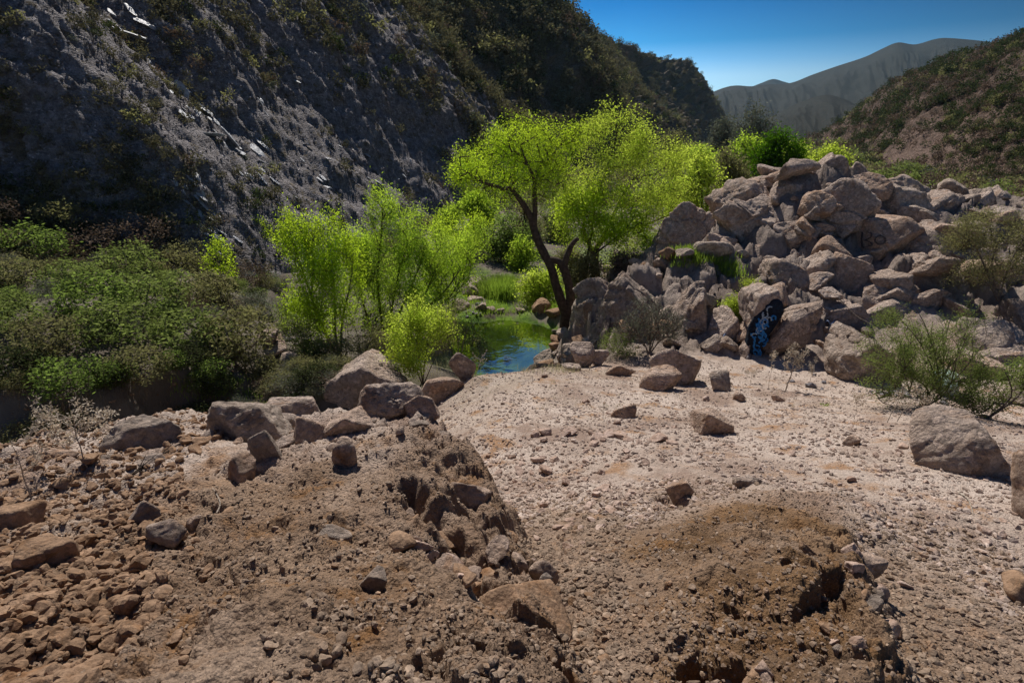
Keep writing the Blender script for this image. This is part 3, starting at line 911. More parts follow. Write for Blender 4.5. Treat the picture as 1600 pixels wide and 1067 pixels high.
def rock_shape(seed, level=4, r=(1, 1, 1), cuts=11, flat=0.0, rough=0.05, lump=0.06, pits=0.0, strat=0.0, sizes=1.0, sharp=0.0, frac=0.0):
    """a broken block: a ball cut by random planes, then worn, cracked and pitted. r = half extents (m)"""
    g = np.random.default_rng(seed)
    D, F = ico(level)
    n = g.normal(size=(cuts, 3))
    n /= np.linalg.norm(n, axis=1, keepdims=True)
    if flat:
        n[0] = (g.normal() * 0.12, g.normal() * 0.12, 1)
        n[1] = (g.normal() * 0.15, -1, g.normal() * 0.15)
        n /= np.linalg.norm(n, axis=1, keepdims=True)
    off = g.uniform(0.36, 0.80, cuts)
    if flat:
        off[0] = flat
    dots = D @ n.T
    rad = np.where(dots > 0.05, off[None] / np.maximum(dots, 0.05), 9.0)
    k = 46.0 + sharp
    rad = np.minimum(rad, 1.05)
    rad = -np.log(np.exp(-k * rad).sum(1) + np.exp(-k * 1.05)) / k     # soft minimum: worn edges
    V = D * rad[:, None]
    mx = np.abs(V).max(0)
    V = V / mx
    r = np.asarray(r, float)
    s = float(np.mean(r)) * sizes
    Vw = V * r
    Nn = D / np.maximum(r, 1e-3)
    Nn /= np.linalg.norm(Nn, axis=1, keepdims=True)
    q = Vw / s + seed * 3.7
    d = fbm(q, 1.1, 3, seed % 97) * lump
    d += fbm(q, 3.5, 4, seed % 89 + 3, gain=0.6) * rough
    d += (ridged(q, 2.0, 3, seed % 83 + 5) - 0.35).clip(-0.3, 0.4) * rough * 0.9
    if frac:
        qq = q + 0.25 * np.stack([noise(q, 1.5, 61), noise(q, 1.5, 62), noise(q, 1.5, 63)], -1)
        d1, d2, iv = cells(qq, 1.25, seed % 41)
        d += frac * ((iv - 0.5) * 1.5 * sstep(0.0, 0.06, d2 - d1) - 0.5 * (1 - sstep(0, 0.07, d2 - d1)))
        d1, d2, iv = cells(qq, 3.1, seed % 43)
        d += frac * 0.4 * ((iv - 0.5) * sstep(0.0, 0.10, d2 - d1) - 0.3 * (1 - sstep(0, 0.10, d2 - d1)))
    if strat:
        z = q[:, 2] + fbm(q, 1.3, 3, 4) * 0.5
        d += np.sin(z * 17) * 0.5 * strat * (0.4 + noise(q, 2.0, 9))
    if pits:
        d1, d2, _ = cells(q + 0.2 * noise(q, 3, 6)[:, None], 3.2, seed % 50)
        d -= pits * np.exp(-(d1 / 0.28) ** 2)
        d -= pits * 0.7 * (1 - sstep(0, 0.10, d2 - d1)) * (noise(q, 1.2, 8) > 0.02)
    V = Vw + Nn * (d * s)[:, None]
    return V, F


def rock_obj(name, seed, loc, r, rot=(0, 0, 0), level=4, mat='rock', **kw):
    V, F = rock_shape(seed, level, r, **kw)
    V = V @ rotm(*rot).T
    return link(name, make_mesh(name, V, F, MAT[mat], True), loc=loc)


def boulder(x0, y0, x1, y1, label, name='boulder', cat='boulder', Y=None, dep=0.9, sink=0.12, mat='rock', level=4, rot=(0, 0, 0), seed=None,
            group=None, grow=1.0, back=0.35, bury=0.16, **kw):
    """a boulder filling the photo box (x0,y0)-(x1,y1), resting on the ground met at the foot of the box"""
    boulder.n += 1
    seed = boulder.n * 13 + 5 if seed is None else seed
    cx = (x0 + x1) / 2
    if Y is None:
        Y = float(hit(cx, y1 - sink * (y1 - y0), 1.2, 40)[1])
    c0 = P(cx, (y0 + y1) / 2, Y)
    k = (c0[1] * CP - (c0[2] - CZ) * SP) / FPX       # metres per photo pixel here
    rx, rz = (x1 - x0) / 2 * k * grow, (y1 - y0) / 2 * k * grow
    ry = dep * (rx + rz) / 2
    Yc = Y + ry * back
    c = P(cx, (y0 + y1) / 2, Yc)
    s = Yc / Y
    c[2] -= bury * rz * s
    rz *= 1 + bury                                       # the foot is buried, the top stays
    o = rock_obj(name, seed, c, (rx * s, ry, rz * s * 1.06), rot, level, mat, **kw)
    tag(o, label, cat, group)
    return o


boulder.n = 0
B = boulder
# rocks along the rim of the near mound
B(505, 546, 632, 668, 'large pale boulder with a pointed top, highest in the rim pile', level=5, frac=0.05, mat='rock', lump=0.12, rough=0.09, pits=0.05, cuts=6, seed=74, dep=1.3, rot=(0.1, 0.45, 0), flat=0.55, sink=0.3)
B(560, 590, 662, 662, 'broad pitted boulder leaning on the right side of the pointed boulder', level=5, frac=0.05, rough=0.09, pits=0.07, seed=33)
B(632, 612, 688, 652, 'small tan boulder with a blocky face at the right end of the rim pile', mat='rock_red')
B(648, 584, 742, 628, 'long low slab with a red broken end, pointing at the pool', dep=0.7, mat='rock_red', rot=(0, -0.22, 0.2), flat=0.6)
B(502, 626, 592, 688, 'flat-topped pinkish boulder in front of the pointed boulder', mat='rock_red', level=5, frac=0.05, flat=0.7, rough=0.04)
B(440, 648, 512, 696, 'rounded orange-pink boulder left of the flat-topped one', mat='rock_red', rough=0.04, cuts=9)
B(290, 614, 452, 692, 'big dark layered boulder with long grooves on its shaded side', level=5, frac=0.05, mat='rock_grey', strat=0.03, rough=0.08, seed=52)
B(160, 646, 290, 706, 'dark wedge-shaped boulder at the left end of the rim', level=5, frac=0.05, mat='rock_grey', strat=0.02, rough=0.07, bury=0.5)
B(392, 672, 452, 728, 'slanting grey slab propped under the layered boulder', mat='rock_grey', rot=(0, -0.5, 0.1), dep=0.6, flat=0.7, bury=0.5)
B(408, 610, 505, 650, 'low rough outcrop behind the rim boulders', mat='rock', rough=0.1)
B(420, 640, 470, 668, 'small stone wedged behind the orange-pink boulder', mat='rock')
B(700, 552, 745, 590, 'leaning grey slab at the brink above the pool', mat='rock_grey', rot=(0, 0.5, 0), dep=0.5, Y=12.5)
B(517, 682, 560, 724, 'brown block at the left foot of the rough ridge', mat='rock_red', bury=0.5)
B(352, 712, 412, 750, 'orange-brown lump on the slope below the slanting slab', mat='rock_red', bury=0.5)
B(196, 780, 250, 828, 'pale angular stone slab standing in the rubble', name='stone_slab', cat='stone', dep=0.5, mat='rock', rot=(0, -0.5, 0.3), flat=0.6, sharp=20, bury=0.5)
B(224, 806, 300, 852, 'long tan block lying right of the pale standing slab', name='stone_block', cat='stone', dep=0.7, mat='rock', rot=(0, -0.25, -0.1), flat=0.65, sharp=20)
B(286, 800, 328, 830, 'small brown block behind the long tan block', name='stone_block', cat='stone', mat='rock_red', dep=0.8, bury=0.5)
B(0, 830, 108, 900, 'flat dark boulder half buried at the left edge', mat='stone_brown', level=5, frac=0.05, flat=0.5, rough=0.07)
B(0, 786, 78, 830, 'brown boulder at the left edge above the flat dark one', mat='stone_brown', flat=0.6)
B(62, 698, 128, 722, 'low reddish boulder by the dry thistle', mat='rock_red')
B(476, 818, 550, 852, 'flat brown slab on the pale patch of the slope', name='stone_slab', cat='stone', dep=0.9, mat='rock_grey', flat=0.4)
B(560, 884, 618, 922, 'smooth grey stone set in the brown crust', name='stone', cat='stone', mat='rock_grey', flat=0.6, rough=0.02)
B(690, 742, 790, 800, 'thick tan slab bridging the fissure in the near ridge', name='stone_slab', cat='stone', mat='rock_red', rot=(0, 0.55, 0.35), dep=0.5, flat=0.6, level=5, frac=0.05, rough=0.05, Y=3.7)
B(795, 855, 830, 905, 'blocky brown stone at the lip of the gravel trough', name='stone_block', cat='stone', mat='rock_red', Y=2.85)
B(826, 868, 880, 908, 'lumpy brown stone beside the dark round cobble', name='stone_block', cat='stone', mat='rock_red', Y=2.8, rough=0.06)
B(842, 896, 870, 918, 'dark round cobble on the lip of the gravel trough', name='cobble', cat='cobble', mat='rock_grey', rough=0.01, lump=0.04, Y=2.7, flat=0.8)
B(752, 900, 892, 1012, 'smooth brown triangular slab in the middle of the near crust', level=5, frac=0.05, name='stone_slab', cat='boulder', mat='stone_brown', Y=2.12, dep=1.3, sink=0.0, rough=0.03, lump=0.08, cuts=6, seed=405, back=0.75, flat=0.5, rot=(0.5, 0.2, 0.6))
# mid terrace
B(1018, 541, 1115, 596, 'round-backed pale boulder alone on the gravel terrace', level=5, frac=0.05, cuts=9, rough=0.03, lump=0.1, Y=12.2, seed=61, flat=0.9, grow=1.12)
B(1000, 575, 1072, 616, 'wedge-shaped boulder leaning against the round-backed one', level=4, mat='rock_red', rot=(0, -0.3, 0), Y=11.3)
B(1105, 580, 1140, 612, 'rough low stone at the right foot of the round-backed boulder', mat='rock_grey', Y=11.5)
B(942, 568, 992, 590, 'flat-topped slab at the brink of the terrace', mat='rock_red', flat=0.6, dep=0.8)
B(888, 533, 930, 566, 'pale rounded boulder near the foot of the leaning tree', Y=14.2)
B(878, 553, 912, 570, 'low stone tucked under the pale rounded boulder', mat='rock_red')
B(918, 546, 952, 568, 'pinkish stone right of the pale rounded boulder', Y=14.3)
B(872, 566, 908, 580, 'smooth buried stone at the terrace brink', flat=0.6)
B(955, 632, 1002, 656, 'orange-lit stone with a sharp crest in the middle of the gravel', mat='rock_red', name='stone', cat='stone')
B(1066, 640, 1146, 682, 'flat tan boulder sunk in the gravel below the round-backed one', mat='rock_red', flat=0.55, level=5, frac=0.05, rough=0.05)
B(1140, 610, 1165, 628, 'small rust-coloured stone on the gravel right of the boulders', mat='rock_red', name='stone', cat='stone')
B(1318, 680, 1346, 700, 'small reddish stone casting a shadow on the right of the gravel', mat='rock_red', name='stone', cat='stone')
B(1424, 648, 1600, 752, 'large smooth boulder with a dark shaded flank at the right edge of the gravel', level=6, frac=0.04, cuts=7, mat='rock', Y=5.9, seed=207, rough=0.035, lump=0.10, dep=1.0, flat=0.8, sink=0.1, grow=1.14)
B(1562, 690, 1700, 852, 'tall earthy block cut off by the right edge', level=5, frac=0.05, mat='rock_red', Y=4.3, flat=0.9)
B(1040, 735, 1088, 784, 'brown block leaning over a dark hole in the gravel', mat='rock_red', Y=4.9, rot=(0, 0.5, 0), dep=0.6)
B(1140, 742, 1196, 766, 'small pale slab at the top of the right-hand brown mound', mat='rock', name='stone_slab', cat='stone', flat=0.5)
B(1340, 862, 1378, 905, 'ochre block with a bright top on the dark edge of the right mound', mat='rock_red', name='stone_block', cat='stone', Y=2.85, rot=(0, 0.6, 0))
B(1318, 838, 1334, 846, 'bright white chip on the right mound', mat='slate', name='stone_chip', cat='stone')
B(1560, 890, 1640, 950, 'dark stone half buried at the right edge', mat='stone_brown', flat=0.7)
# the ledge left of the painted rocks
B(935, 432, 1068, 575, 'wide rock face with a cracked pale rim behind the bare bush', level=6, frac=0.10, grow=1.1, mat='rock_grey', Y=17.2, dep=0.8, rough=0.06, lump=0.14, pits=0.03, cuts=8, seed=91)
B(1040, 448, 1122, 575, 'upright rock buttress in the middle of the ledge', level=5, frac=0.10, grow=1.12, mat='rock', Y=16.6, rough=0.06, lump=0.14, seed=92)
B(1092, 478, 1152, 570, 'tan buttress with a faint blue paint mark, left of the painted recess', level=5, frac=0.10, grow=1.12, mat='rock', Y=16.0, rough=0.05, flat=0.9, seed=93)
B(888, 470, 940, 545, 'dark grooved boulder at the left end of the ledge beside the tree', level=5, frac=0.10, grow=1.12, mat='rock_grey', Y=18.6, strat=0.02)
B(900, 440, 975, 500, 'rough grey rock sloping down towards the tree', level=5, frac=0.10, grow=1.12, mat='rock_grey', Y=18.8, rough=0.09)
B(950, 455, 1150, 545, 'long broken rim of rock forming the top of the ledge', level=5, frac=0.10, grow=1.12, mat='rock_grey', Y=18.3, rough=0.1, pits=0.05)
# rough rock slope left of the summit
B(1120, 280, 1232, 420, 'smooth triangular rock face below the summit pile', level=6, frac=0.12, grow=1.1, mat='rock', Y=20.0, cuts=6, rough=0.09, lump=0.16, seed=303, back=0.6, pits=0.03)
B(1040, 325, 1145, 410, 'long rough rock slope on the left of the hill', level=6, frac=0.12, grow=1.1, mat='rock', Y=21.6, rough=0.10, pits=0.04, rot=(0, -0.5, 0), back=0.6)
B(1105, 290, 1190, 350, 'knobbly pale rock on the left skyline of the hill', level=5, frac=0.12, grow=1.15, mat='rock', Y=22.0, rough=0.11, rot=(0, -0.5, 0), back=0.6)
B(1028, 370, 1085, 420, 'small grey rock at the left foot of the hill', mat='rock_grey', Y=21.8, rough=0.09)
B(1060, 395, 1140, 430, 'ledge of grey rock above the green grass patch', level=5, frac=0.12, grow=1.15, mat='rock_grey', Y=20.6, rough=0.08, flat=0.7)
B(1137, 398, 1212, 455, 'rounded weathered rock above the yellowish bush', level=5, frac=0.12, grow=1.15, mat='rock', Y=18.8, rough=0.08)
# summit pile and the tumbled boulders
SUM = [
    (1236, 254, 1288, 286, 'blocky pinkish boulder on the left of the summit', 22.0, 'rock_red', {'flat': 0.8}),
    (1272, 243, 1302, 280, 'upright dark boulder leaning right at the very top of the hill', 22.2, 'rock', {'rot': (0, 0.35, 0)}),
    (1289, 246, 1314, 288, 'pointed boulder beside the leaning one on the summit', 21.9, 'rock', {'rot': (0, 0.2, 0), 'cuts': 7}),
    (1302, 261, 1380, 301, 'wedge-shaped flat boulder sloping right from the summit', 21.9, 'rock', {'rot': (0, 0.25, 0), 'flat': 0.8}),
    (1223, 256, 1244, 273, 'small round rock at the left end of the summit pile', 22.2, 'rock', {}),
    (1190, 264, 1234, 293, 'flat layered cap rock on the left of the summit', 21.6, 'rock_grey', {'strat': 0.05, 'flat': 0.7}),
    (1207, 284, 1257, 332, 'square boulder under the layered cap rock', 20.6, 'rock', {'flat': 0.85}),
    (1250, 288, 1350, 388, 'largest grooved boulder in the centre of the hill', 19.4, 'rock', {'level': 6, 'rough': 0.06, 'seed': 511}),
    (1222, 321, 1249, 351, 'small orange wedge below the square boulder', 19.4, 'rock_red', {}),
    (1203, 340, 1259, 383, 'tan boulder resting on the hill left of the smooth chute', 18.9, 'rock', {'rot': (0, -0.4, 0)}),
    (1325, 289, 1357, 314, 'small boulder between the wedge and the long slab', 21.0, 'rock', {}),
    (1345, 290, 1438, 346, 'pale lumpy boulder right of the summit wedge', 20.4, 'rock_grey', {'level': 5, 'rough': 0.08}),
    (1378, 282, 1455, 316, 'long low boulder on the right shoulder of the hill', 21.6, 'rock', {'rot': (0, 0.2, 0)}),
    (1402, 307, 1486, 354, 'tilted slab rising right across the shoulder', 20.0, 'rock', {'rot': (0, -0.4, 0), 'flat': 0.7}),
    (1480, 293, 1527, 332, 'rounded dark boulder on the right skyline', 21.0, 'rock_grey', {}),
    (1436, 328, 1490, 360, 'domed boulder half hidden by the overhanging bush', 19.2, 'rock', {}),
    (1312, 345, 1422, 416, 'wide smooth-faced boulder with faded dark lettering', 18.0, 'rock_red', {'level': 5, 'flat': 0.85, 'rough': 0.03, 'rot': (0, -0.25, 0), 'seed': 530}),
    (1408, 348, 1530, 428, 'huge square boulder shaded by the overhanging bush', 17.3, 'rock', {'level': 5, 'flat': 0.8}),
    (1406, 400, 1478, 456, 'smooth round-nosed boulder under the huge square one', 16.2, 'rock', {'rough': 0.03, 'level': 5}),
    (1300, 382, 1348, 462, 'upright block with a sunlit top in the middle of the slope', 17.0, 'rock_red', {'level': 5, 'flat': 0.8}),
    (1253, 394, 1304, 450, 'pitted round boulder left of the upright block', 17.0, 'rock', {'rough': 0.07}),
    (1190, 412, 1290, 478, 'big rough boulder roofing the dark gap', 16.4, 'rock', {'level': 5, 'rough': 0.08, 'pits': 0.04}),
    (1280, 447, 1354, 520, 'square sandy block beside the dark cave', 15.2, 'rock', {'level': 5, 'flat': 0.85, 'rough': 0.03, 'seed': 540}),
    (1342, 414, 1370, 446, 'small boulder stacked right of the upright block', 16.6, 'rock', {}),
    (1364, 421, 1386, 438, 'little rounded stone on top of the narrow block', 16.4, 'rock', {}),
    (1342, 438, 1384, 490, 'narrow block squeezed beside the square sandy one', 15.8, 'rock', {}),
    (1366, 412, 1422, 484, 'steep rock with a rough lit edge left of the round-nosed boulder', 15.8, 'rock', {'rot': (0, -0.35, 0), 'level': 5}),
    (1396, 450, 1464, 486, 'low pinkish boulder under the round-nosed one', 15.4, 'rock_red', {}),
    (1348, 468, 1440, 518, 'sunlit pale slab leaning towards the bush', 14.2, 'rock', {'rot': (0, -0.45, 0), 'flat': 0.7, 'dep': 0.6}),
    (1300, 512, 1392, 600, 'big grey boulder with a rounded nose left of the large bush', 13.2, 'rock_grey', {'level': 6, 'rough': 0.06, 'seed': 551, 'strat': 0.015}),
    (1566, 470, 1625, 522, 'pale boulder at the right edge above the bushes', 13.6, 'rock_grey', {}),
    (1500, 498, 1568, 556, 'dark sloping boulder behind the large bush', 13.0, 'rock_grey', {}),
    (1530, 530, 1620, 576, 'flat tan boulder at the right edge behind the bushes', 12.4, 'rock', {'flat': 0.7}),
    (1500, 545, 1566, 595, 'pointed boulder poking out of the large bush', 11.8, 'rock_red', {'rot': (0, 0.5, 0)}),
    (1458, 582, 1498, 624, 'boulder painted pale green among the bush stems', 10.6, 'painted', {}),
    (1580, 600, 1625, 640, 'grey boulder at the right edge below the flat tan one', 10.2, 'rock_grey', {}),
    (1164, 452, 1214, 512, 'tan boulder with a dark niche, capping the painted recess', 15.2, 'rock', {'flat': 0.85, 'level': 5}),
    (1206, 456, 1260, 562, 'tall pale boulder leaning over the painted recess', 14.7, 'rock', {'level': 6, 'cuts': 7, 'rough': 0.03, 'lump': 0.06, 'seed': 560, 'rot': (0, 0.2, 0), 'flat': 0.9}),
    (1153, 497, 1182, 540, 'smooth orange block left of the painted recess', 15.3, 'rock_red', {'rot': (0, 0.2, 0), 'rough': 0.02}),
    (1148, 532, 1174, 562, 'small round boulder at the foot of the painted recess', 14.9, 'rock', {'rough': 0.02}),
    (1252, 480, 1284, 526, 'reddish boulder deep inside the dark gap', 16.4, 'rock_red', {}),
    (1262, 522, 1294, 546, 'loose round stone on the floor of the dark gap', 15.4, 'rock_red', {}),
]
_m = rock_mat('painted', (0.30, 0.42, 0.36), (0.42, 0.52, 0.46), (0.30, 0.24, 0.20), 16, 0.05, 0.3, 3.0)
MAT['painted'] = _m
for x0, y0, x1, y1, lab, Y, mt, kw in SUM:
    if not ('recess' in lab or 'niche' in lab):
        Y = float(hit((x0 + x1) / 2, y1 - 0.1 * (y1 - y0), 5, 40)[1])
    B(x0, y0, x1, y1, lab, Y=Y, mat=mt, **{**{'dep': 1.25, 'grow': 1.14, 'back': 0.45, 'level': 5, 'frac': 0.09 if x1 - x0 > 45 else 0.05, 'cuts': 9, 'sharp': 25}, **kw})

# spray paint: a dark rock at the back of the recess with blue and white strokes, each a thin coat on its face
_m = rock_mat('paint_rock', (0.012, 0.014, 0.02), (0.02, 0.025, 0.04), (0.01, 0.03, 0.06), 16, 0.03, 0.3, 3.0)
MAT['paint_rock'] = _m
rec = B(1166, 466, 1216, 566, 'dark recessed rock covered in blue and white graffiti between the two tan boulders', Y=14.95, mat='paint_rock', cuts=6,
        rough=0.015, lump=0.04, dep=0.25, rot=(0, 0.28, 0), level=5, back=0.2)


def flat_mat(name, c, rough=0.7):
    m = M(name)
    return m.principled(m.mix(m.ramp(m.noise(30, 4, 0.6), [(0.35, 0), (0.6, 1)]), tuple(0.6 * a for a in c), c), rough)


MAT['paint_blue'] = flat_mat('paint_blue', (0.03, 0.20, 0.50))
MAT['paint_pale'] = flat_mat('paint_pale', (0.42, 0.50, 0.55))
MAT['paint_dark'] = flat_mat('paint_dark', (0.10, 0.08, 0.07))
MAT['paint_faint'] = flat_mat('paint_faint', (0.16, 0.21, 0.33))


def strokes(name, obj, lines, w, mat, label=None):
    """painted lines laid on the near face of a boulder; lines are polylines in photo pixels"""
    me = obj.data
    vco = np.empty(len(me.vertices) * 3, np.float32)
    me.vertices.foreach_get('co', vco)
    wv = vco.reshape(-1, 3) + np.array(obj.location)
    fpx, fpy, dep = pix(wv)
    Vs, Fs = [], []
    o0 = np.array(obj.location)
    for ln in lines:
        ln = np.array(ln, float)
        t = np.linspace(0, len(ln) - 1, (len(ln) - 1) * 5 + 1)
        c = cr_interp(ln, t)
        pts = []
        for a in c:
            d = (fpx - a[0]) ** 2 + (fpy - a[1]) ** 2
            k = np.argsort(d)[:14]
            y = wv[k, 1][np.argmin(dep[k])]
            pts.append(P(a[0], a[1], y - 0.03))
        pts = np.array(pts)
        tg = np.gradient(pts, axis=0)
        nrm = np.cross(tg, [0, -1, 0.25])
        nrm /= np.linalg.norm(nrm, axis=1, keepdims=True) + 1e-9
        b = sum(len(v) for v in Vs)
        Vs.append(np.concatenate([pts + nrm * w, pts - nrm * w, pts + nrm * w + [0, 0.05, 0], pts - nrm * w + [0, 0.05, 0]]) - o0)
        n = len(pts)
        i = np.arange(n - 1) + b
        Fs.append(np.stack([i, i + 1, i + n + 1, i + n], -1))
        Fs.append(np.stack([i, i + 2 * n, i + 2 * n + 1, i + 1], -1))
        Fs.append(np.stack([i + n, i + n + 1, i + 3 * n + 1, i + 3 * n], -1))
    o = link(name, make_mesh(name, np.concatenate(Vs), [np.concatenate(Fs)], MAT[mat]), parent=obj)
    if label:
        o['label'] = label
    return o



# more unnamed rocks along the ledge and the bank below the tree
g = np.random.default_rng(3)
bl = []
for k in range(26):
    t = g.uniform(0, 1)
    cx = 1200 - 22 * t + g.normal() * (6 - 1 * t)
    cyy = 497 + 58 * t
    a = g.uniform(0, 6.28)
    rr = g.uniform(2.5, 5.5)
    bl.append([(cx + rr * math.cos(a + q), cyy + rr * 1.1 * math.sin(a + q)) for q in np.linspace(0, g.uniform(2, 5.5), 5)])
strokes('blue_graffiti', rec, bl, 0.019, 'paint_blue')
wl_ = []
for k in range(11):
    t = g.uniform(0, 0.8)
    cx = 1201 - 22 * t + g.normal() * 4
    cyy = 484 + 60 * t
    a = g.uniform(0, 6.28)
    rr = g.uniform(3, 5.5)
    wl_.append([(cx + rr * math.cos(a + q), cyy + rr * math.sin(a + q)) for q in np.linspace(0, g.uniform(2, 5), 5)])
strokes('white_graffiti', rec, wl_, 0.012, 'paint_pale')


def find(lab):
    return next(o for o in col.objects if lab in str(o.get('label', '')))


strokes('dark_lettering', find('faded dark lettering'), [
    [(1348, 363), (1347, 374), (1348, 386)], [(1356, 363), (1362, 365), (1361, 371), (1352, 376)],
    [(1352, 376), (1361, 379), (1362, 384), (1348, 387)],
    [(1377, 368), (1370, 371), (1368, 377), (1374, 382), (1382, 380), (1384, 373), (1377, 368)]], 0.018, 'paint_dark')
strokes('blue_paint_mark', find('faint blue paint mark'), [
    [(1134, 522), (1130, 530), (1136, 536), (1131, 543)], [(1127, 536), (1137, 538), (1142, 546)], [(1128, 544), (1136, 549), (1143, 541)],
    [(1135, 524), (1140, 530)]], 0.018, 'paint_faint')
strokes('green_scrawl', find('square sandy block'), [
    [(1288, 506), (1294, 501), (1299, 508), (1305, 502), (1311, 509)], [(1286, 512), (1298, 513), (1312, 511)]], 0.016, 'paint_faint')

# unnamed boulders that fill the tumble between the big ones
ROCKV = []
for k in range(14):
    V, F = rock_shape(900 + k * 7, 4, (1, 0.85, 0.72), cuts=8, rough=0.05, lump=0.10, sharp=30, frac=0.05)
    ROCKV.append([make_mesh('rock_form', V, F, MAT[a], k % 2 == 0) for a in ('rock', 'rock_grey', 'rock_red', 'stone', 'stone_brown')])


def scatter_rock(x, y, s, mi, label, cat, group, name, sink=0.3, tilt=0.5, zoff=None):
    z = float(Hground(np.array([x]), np.array([y]))[0]) if zoff is None else zoff
    me = random.choice(ROCKV)[mi]
    sx, sy, sz = s * random.uniform(0.8, 1.3), s * random.uniform(0.75, 1.2), s * random.uniform(0.6, 1.05)
    o = link(name, me, loc=(x, y, z + sz * (0.5 - sink)), rot=(random.uniform(-tilt, tilt), random.uniform(-tilt, tilt), random.uniform(0, 6.28)), scale=(sx, sy, sz))
    return tag(o, label, cat, group)


random.seed(21)
cnt = 0
while cnt < 170:
    px, py = random.uniform(1040, 1620), random.uniform(285, 560)
    Y = None
    y = random.uniform(15.0, 23.5)
    x = random.uniform(5.0, 22.0)
    zz = float(Hground(np.array([x]), np.array([y]), detail=False)[0])
    qx, qy, _ = pix([x, y, zz])
    if not (1040 < qx < 1640 and 285 < qy < 570) or (qx < 1190 and qy > 440):
        continue
    s = random.choice([0.16, 0.22, 0.3, 0.4, 0.55, 0.75])
    mi = random.choice([0, 0, 1, 2])
    tone, part_ = {0: 'tan', 1: 'grey', 2: 'reddish'}[mi], 'upper' if qy < 380 else 'lower'
    scatter_rock(x, y, s, mi, 'small %s rock wedged among the boulders in the %s part of the right hill' % (tone, part_), 'rock',
                 'small %s rocks of the %s right hill' % (tone, part_), 'rock')
    cnt += 1
random.seed(28)
cnt = 0
while cnt < 34:
    x, y = random.uniform(0.5, 2.7), random.uniform(15.8, 20.8)
    z = float(Hground(np.array([x]), np.array([y]))[0])
    if z < CZ - 7.4:
        continue
    scatter_rock(x, y, random.choice([0.18, 0.26, 0.36, 0.45]), random.choice([1, 4, 4]), 'dark rock on the steep bank under the leaning tree', 'rock',
                 'rocks on the bank under the leaning tree', 'rock', 0.3, 0.6)
    cnt += 1
random.seed(27)
cnt = 0
while cnt < 46:
    x, y = random.uniform(0.9, 6.5), random.uniform(15.2, 23)
    z = float(Hground(np.array([x]), np.array([y]))[0])
    qx, qy, _ = pix([x, y, z])
    if not (855 < qx < 1160) or z < CZ - 7.5 or (y > 19.5 and x < 1.6):
        continue
    scatter_rock(x, y, random.choice([0.15, 0.22, 0.3, 0.4, 0.5]), random.choice([1, 1, 0, 4]), 'small dark rock on the bank between the pool and the ledge', 'rock',
                 'rocks on the bank between pool and ledge', 'rock')
    cnt += 1
# shore and wash rocks
for k, (px, py, s, mt, lab) in enumerate([
    (745, 412, 0.75, 1, 'grey upright rock beside the stream above the pool'), (722, 423, 0.5, 1, 'dark rock at the left bank of the stream'),
    (735, 460, 0.8, 1, 'pale flat rock in the stream bed'), (744, 447, 0.5, 1, 'small dark rock on the pale flat one'),
    (780, 487, 0.3, 0, 'pale stone at the top rim of the pool'), (812, 487, 0.3, 0, 'second pale stone at the top rim of the pool, nearer the tree'),
    (752, 484, 0.32, 0, 'pale stone at the outlet of the stream, on the left'), (765, 486, 0.25, 0, 'small pale stone at the outlet of the stream'),
    (748, 470, 0.5, 0, 'broad pale rock in the stream just above the pool'), (728, 442, 0.6, 0, 'pale rock in the upper stream beside the dark left bank'),
    (715, 488, 0.7, 1, 'dark boulder at the left rim of the pool'), (845, 492, 0.55, 4, 'red-brown rock on the bank under the tree'),
    (866, 503, 0.4, 4, 'small red-brown rock at the waterline under the tree'), (820, 455, 0.55, 1, 'grey rock behind the bright green reeds'),
    (935, 420, 0.55, 0, 'pale rock under the bright tree'), (952, 430, 0.5, 1, 'dark rock below the pale one under the bright tree'),
    (965, 405, 0.55, 1, 'shaded rock at the foot of the bright tree'), (415, 543, 0.55, 0, 'pale boulder in the dry wash behind the green shrubs'),
    (430, 560, 0.45, 0, 'flat pale rock in the dry wash below the pale boulder'), (445, 572, 0.35, 0, 'small light rock in the dry wash'),
    (425, 535, 0.35, 2, 'reddish stone at the head of the dry wash'), (890, 505, 0.5, 1, 'dark grey rock right of the trunk foot')]):
    h0 = hit(px, py, 9, 60)
    scatter_rock(h0[0], h0[1] + s * 0.4, s, mt, lab, 'rock', None, 'rock', 0.2, 0.4)

# ------------------------------------------------------------------ loose stones and gravel
def sample_ground(n, r0, r1, a0, a1, g, keep=None, bias=1.0):
    """points on the near ground, spread thinner with distance"""
    r = r0 * (r1 / r0) ** (g.uniform(0, 1, n) ** bias)
    a = np.radians(g.uniform(a0, a1, n))
    x, y = np.sin(a) * r, np.cos(a) * r
    return x, y, r


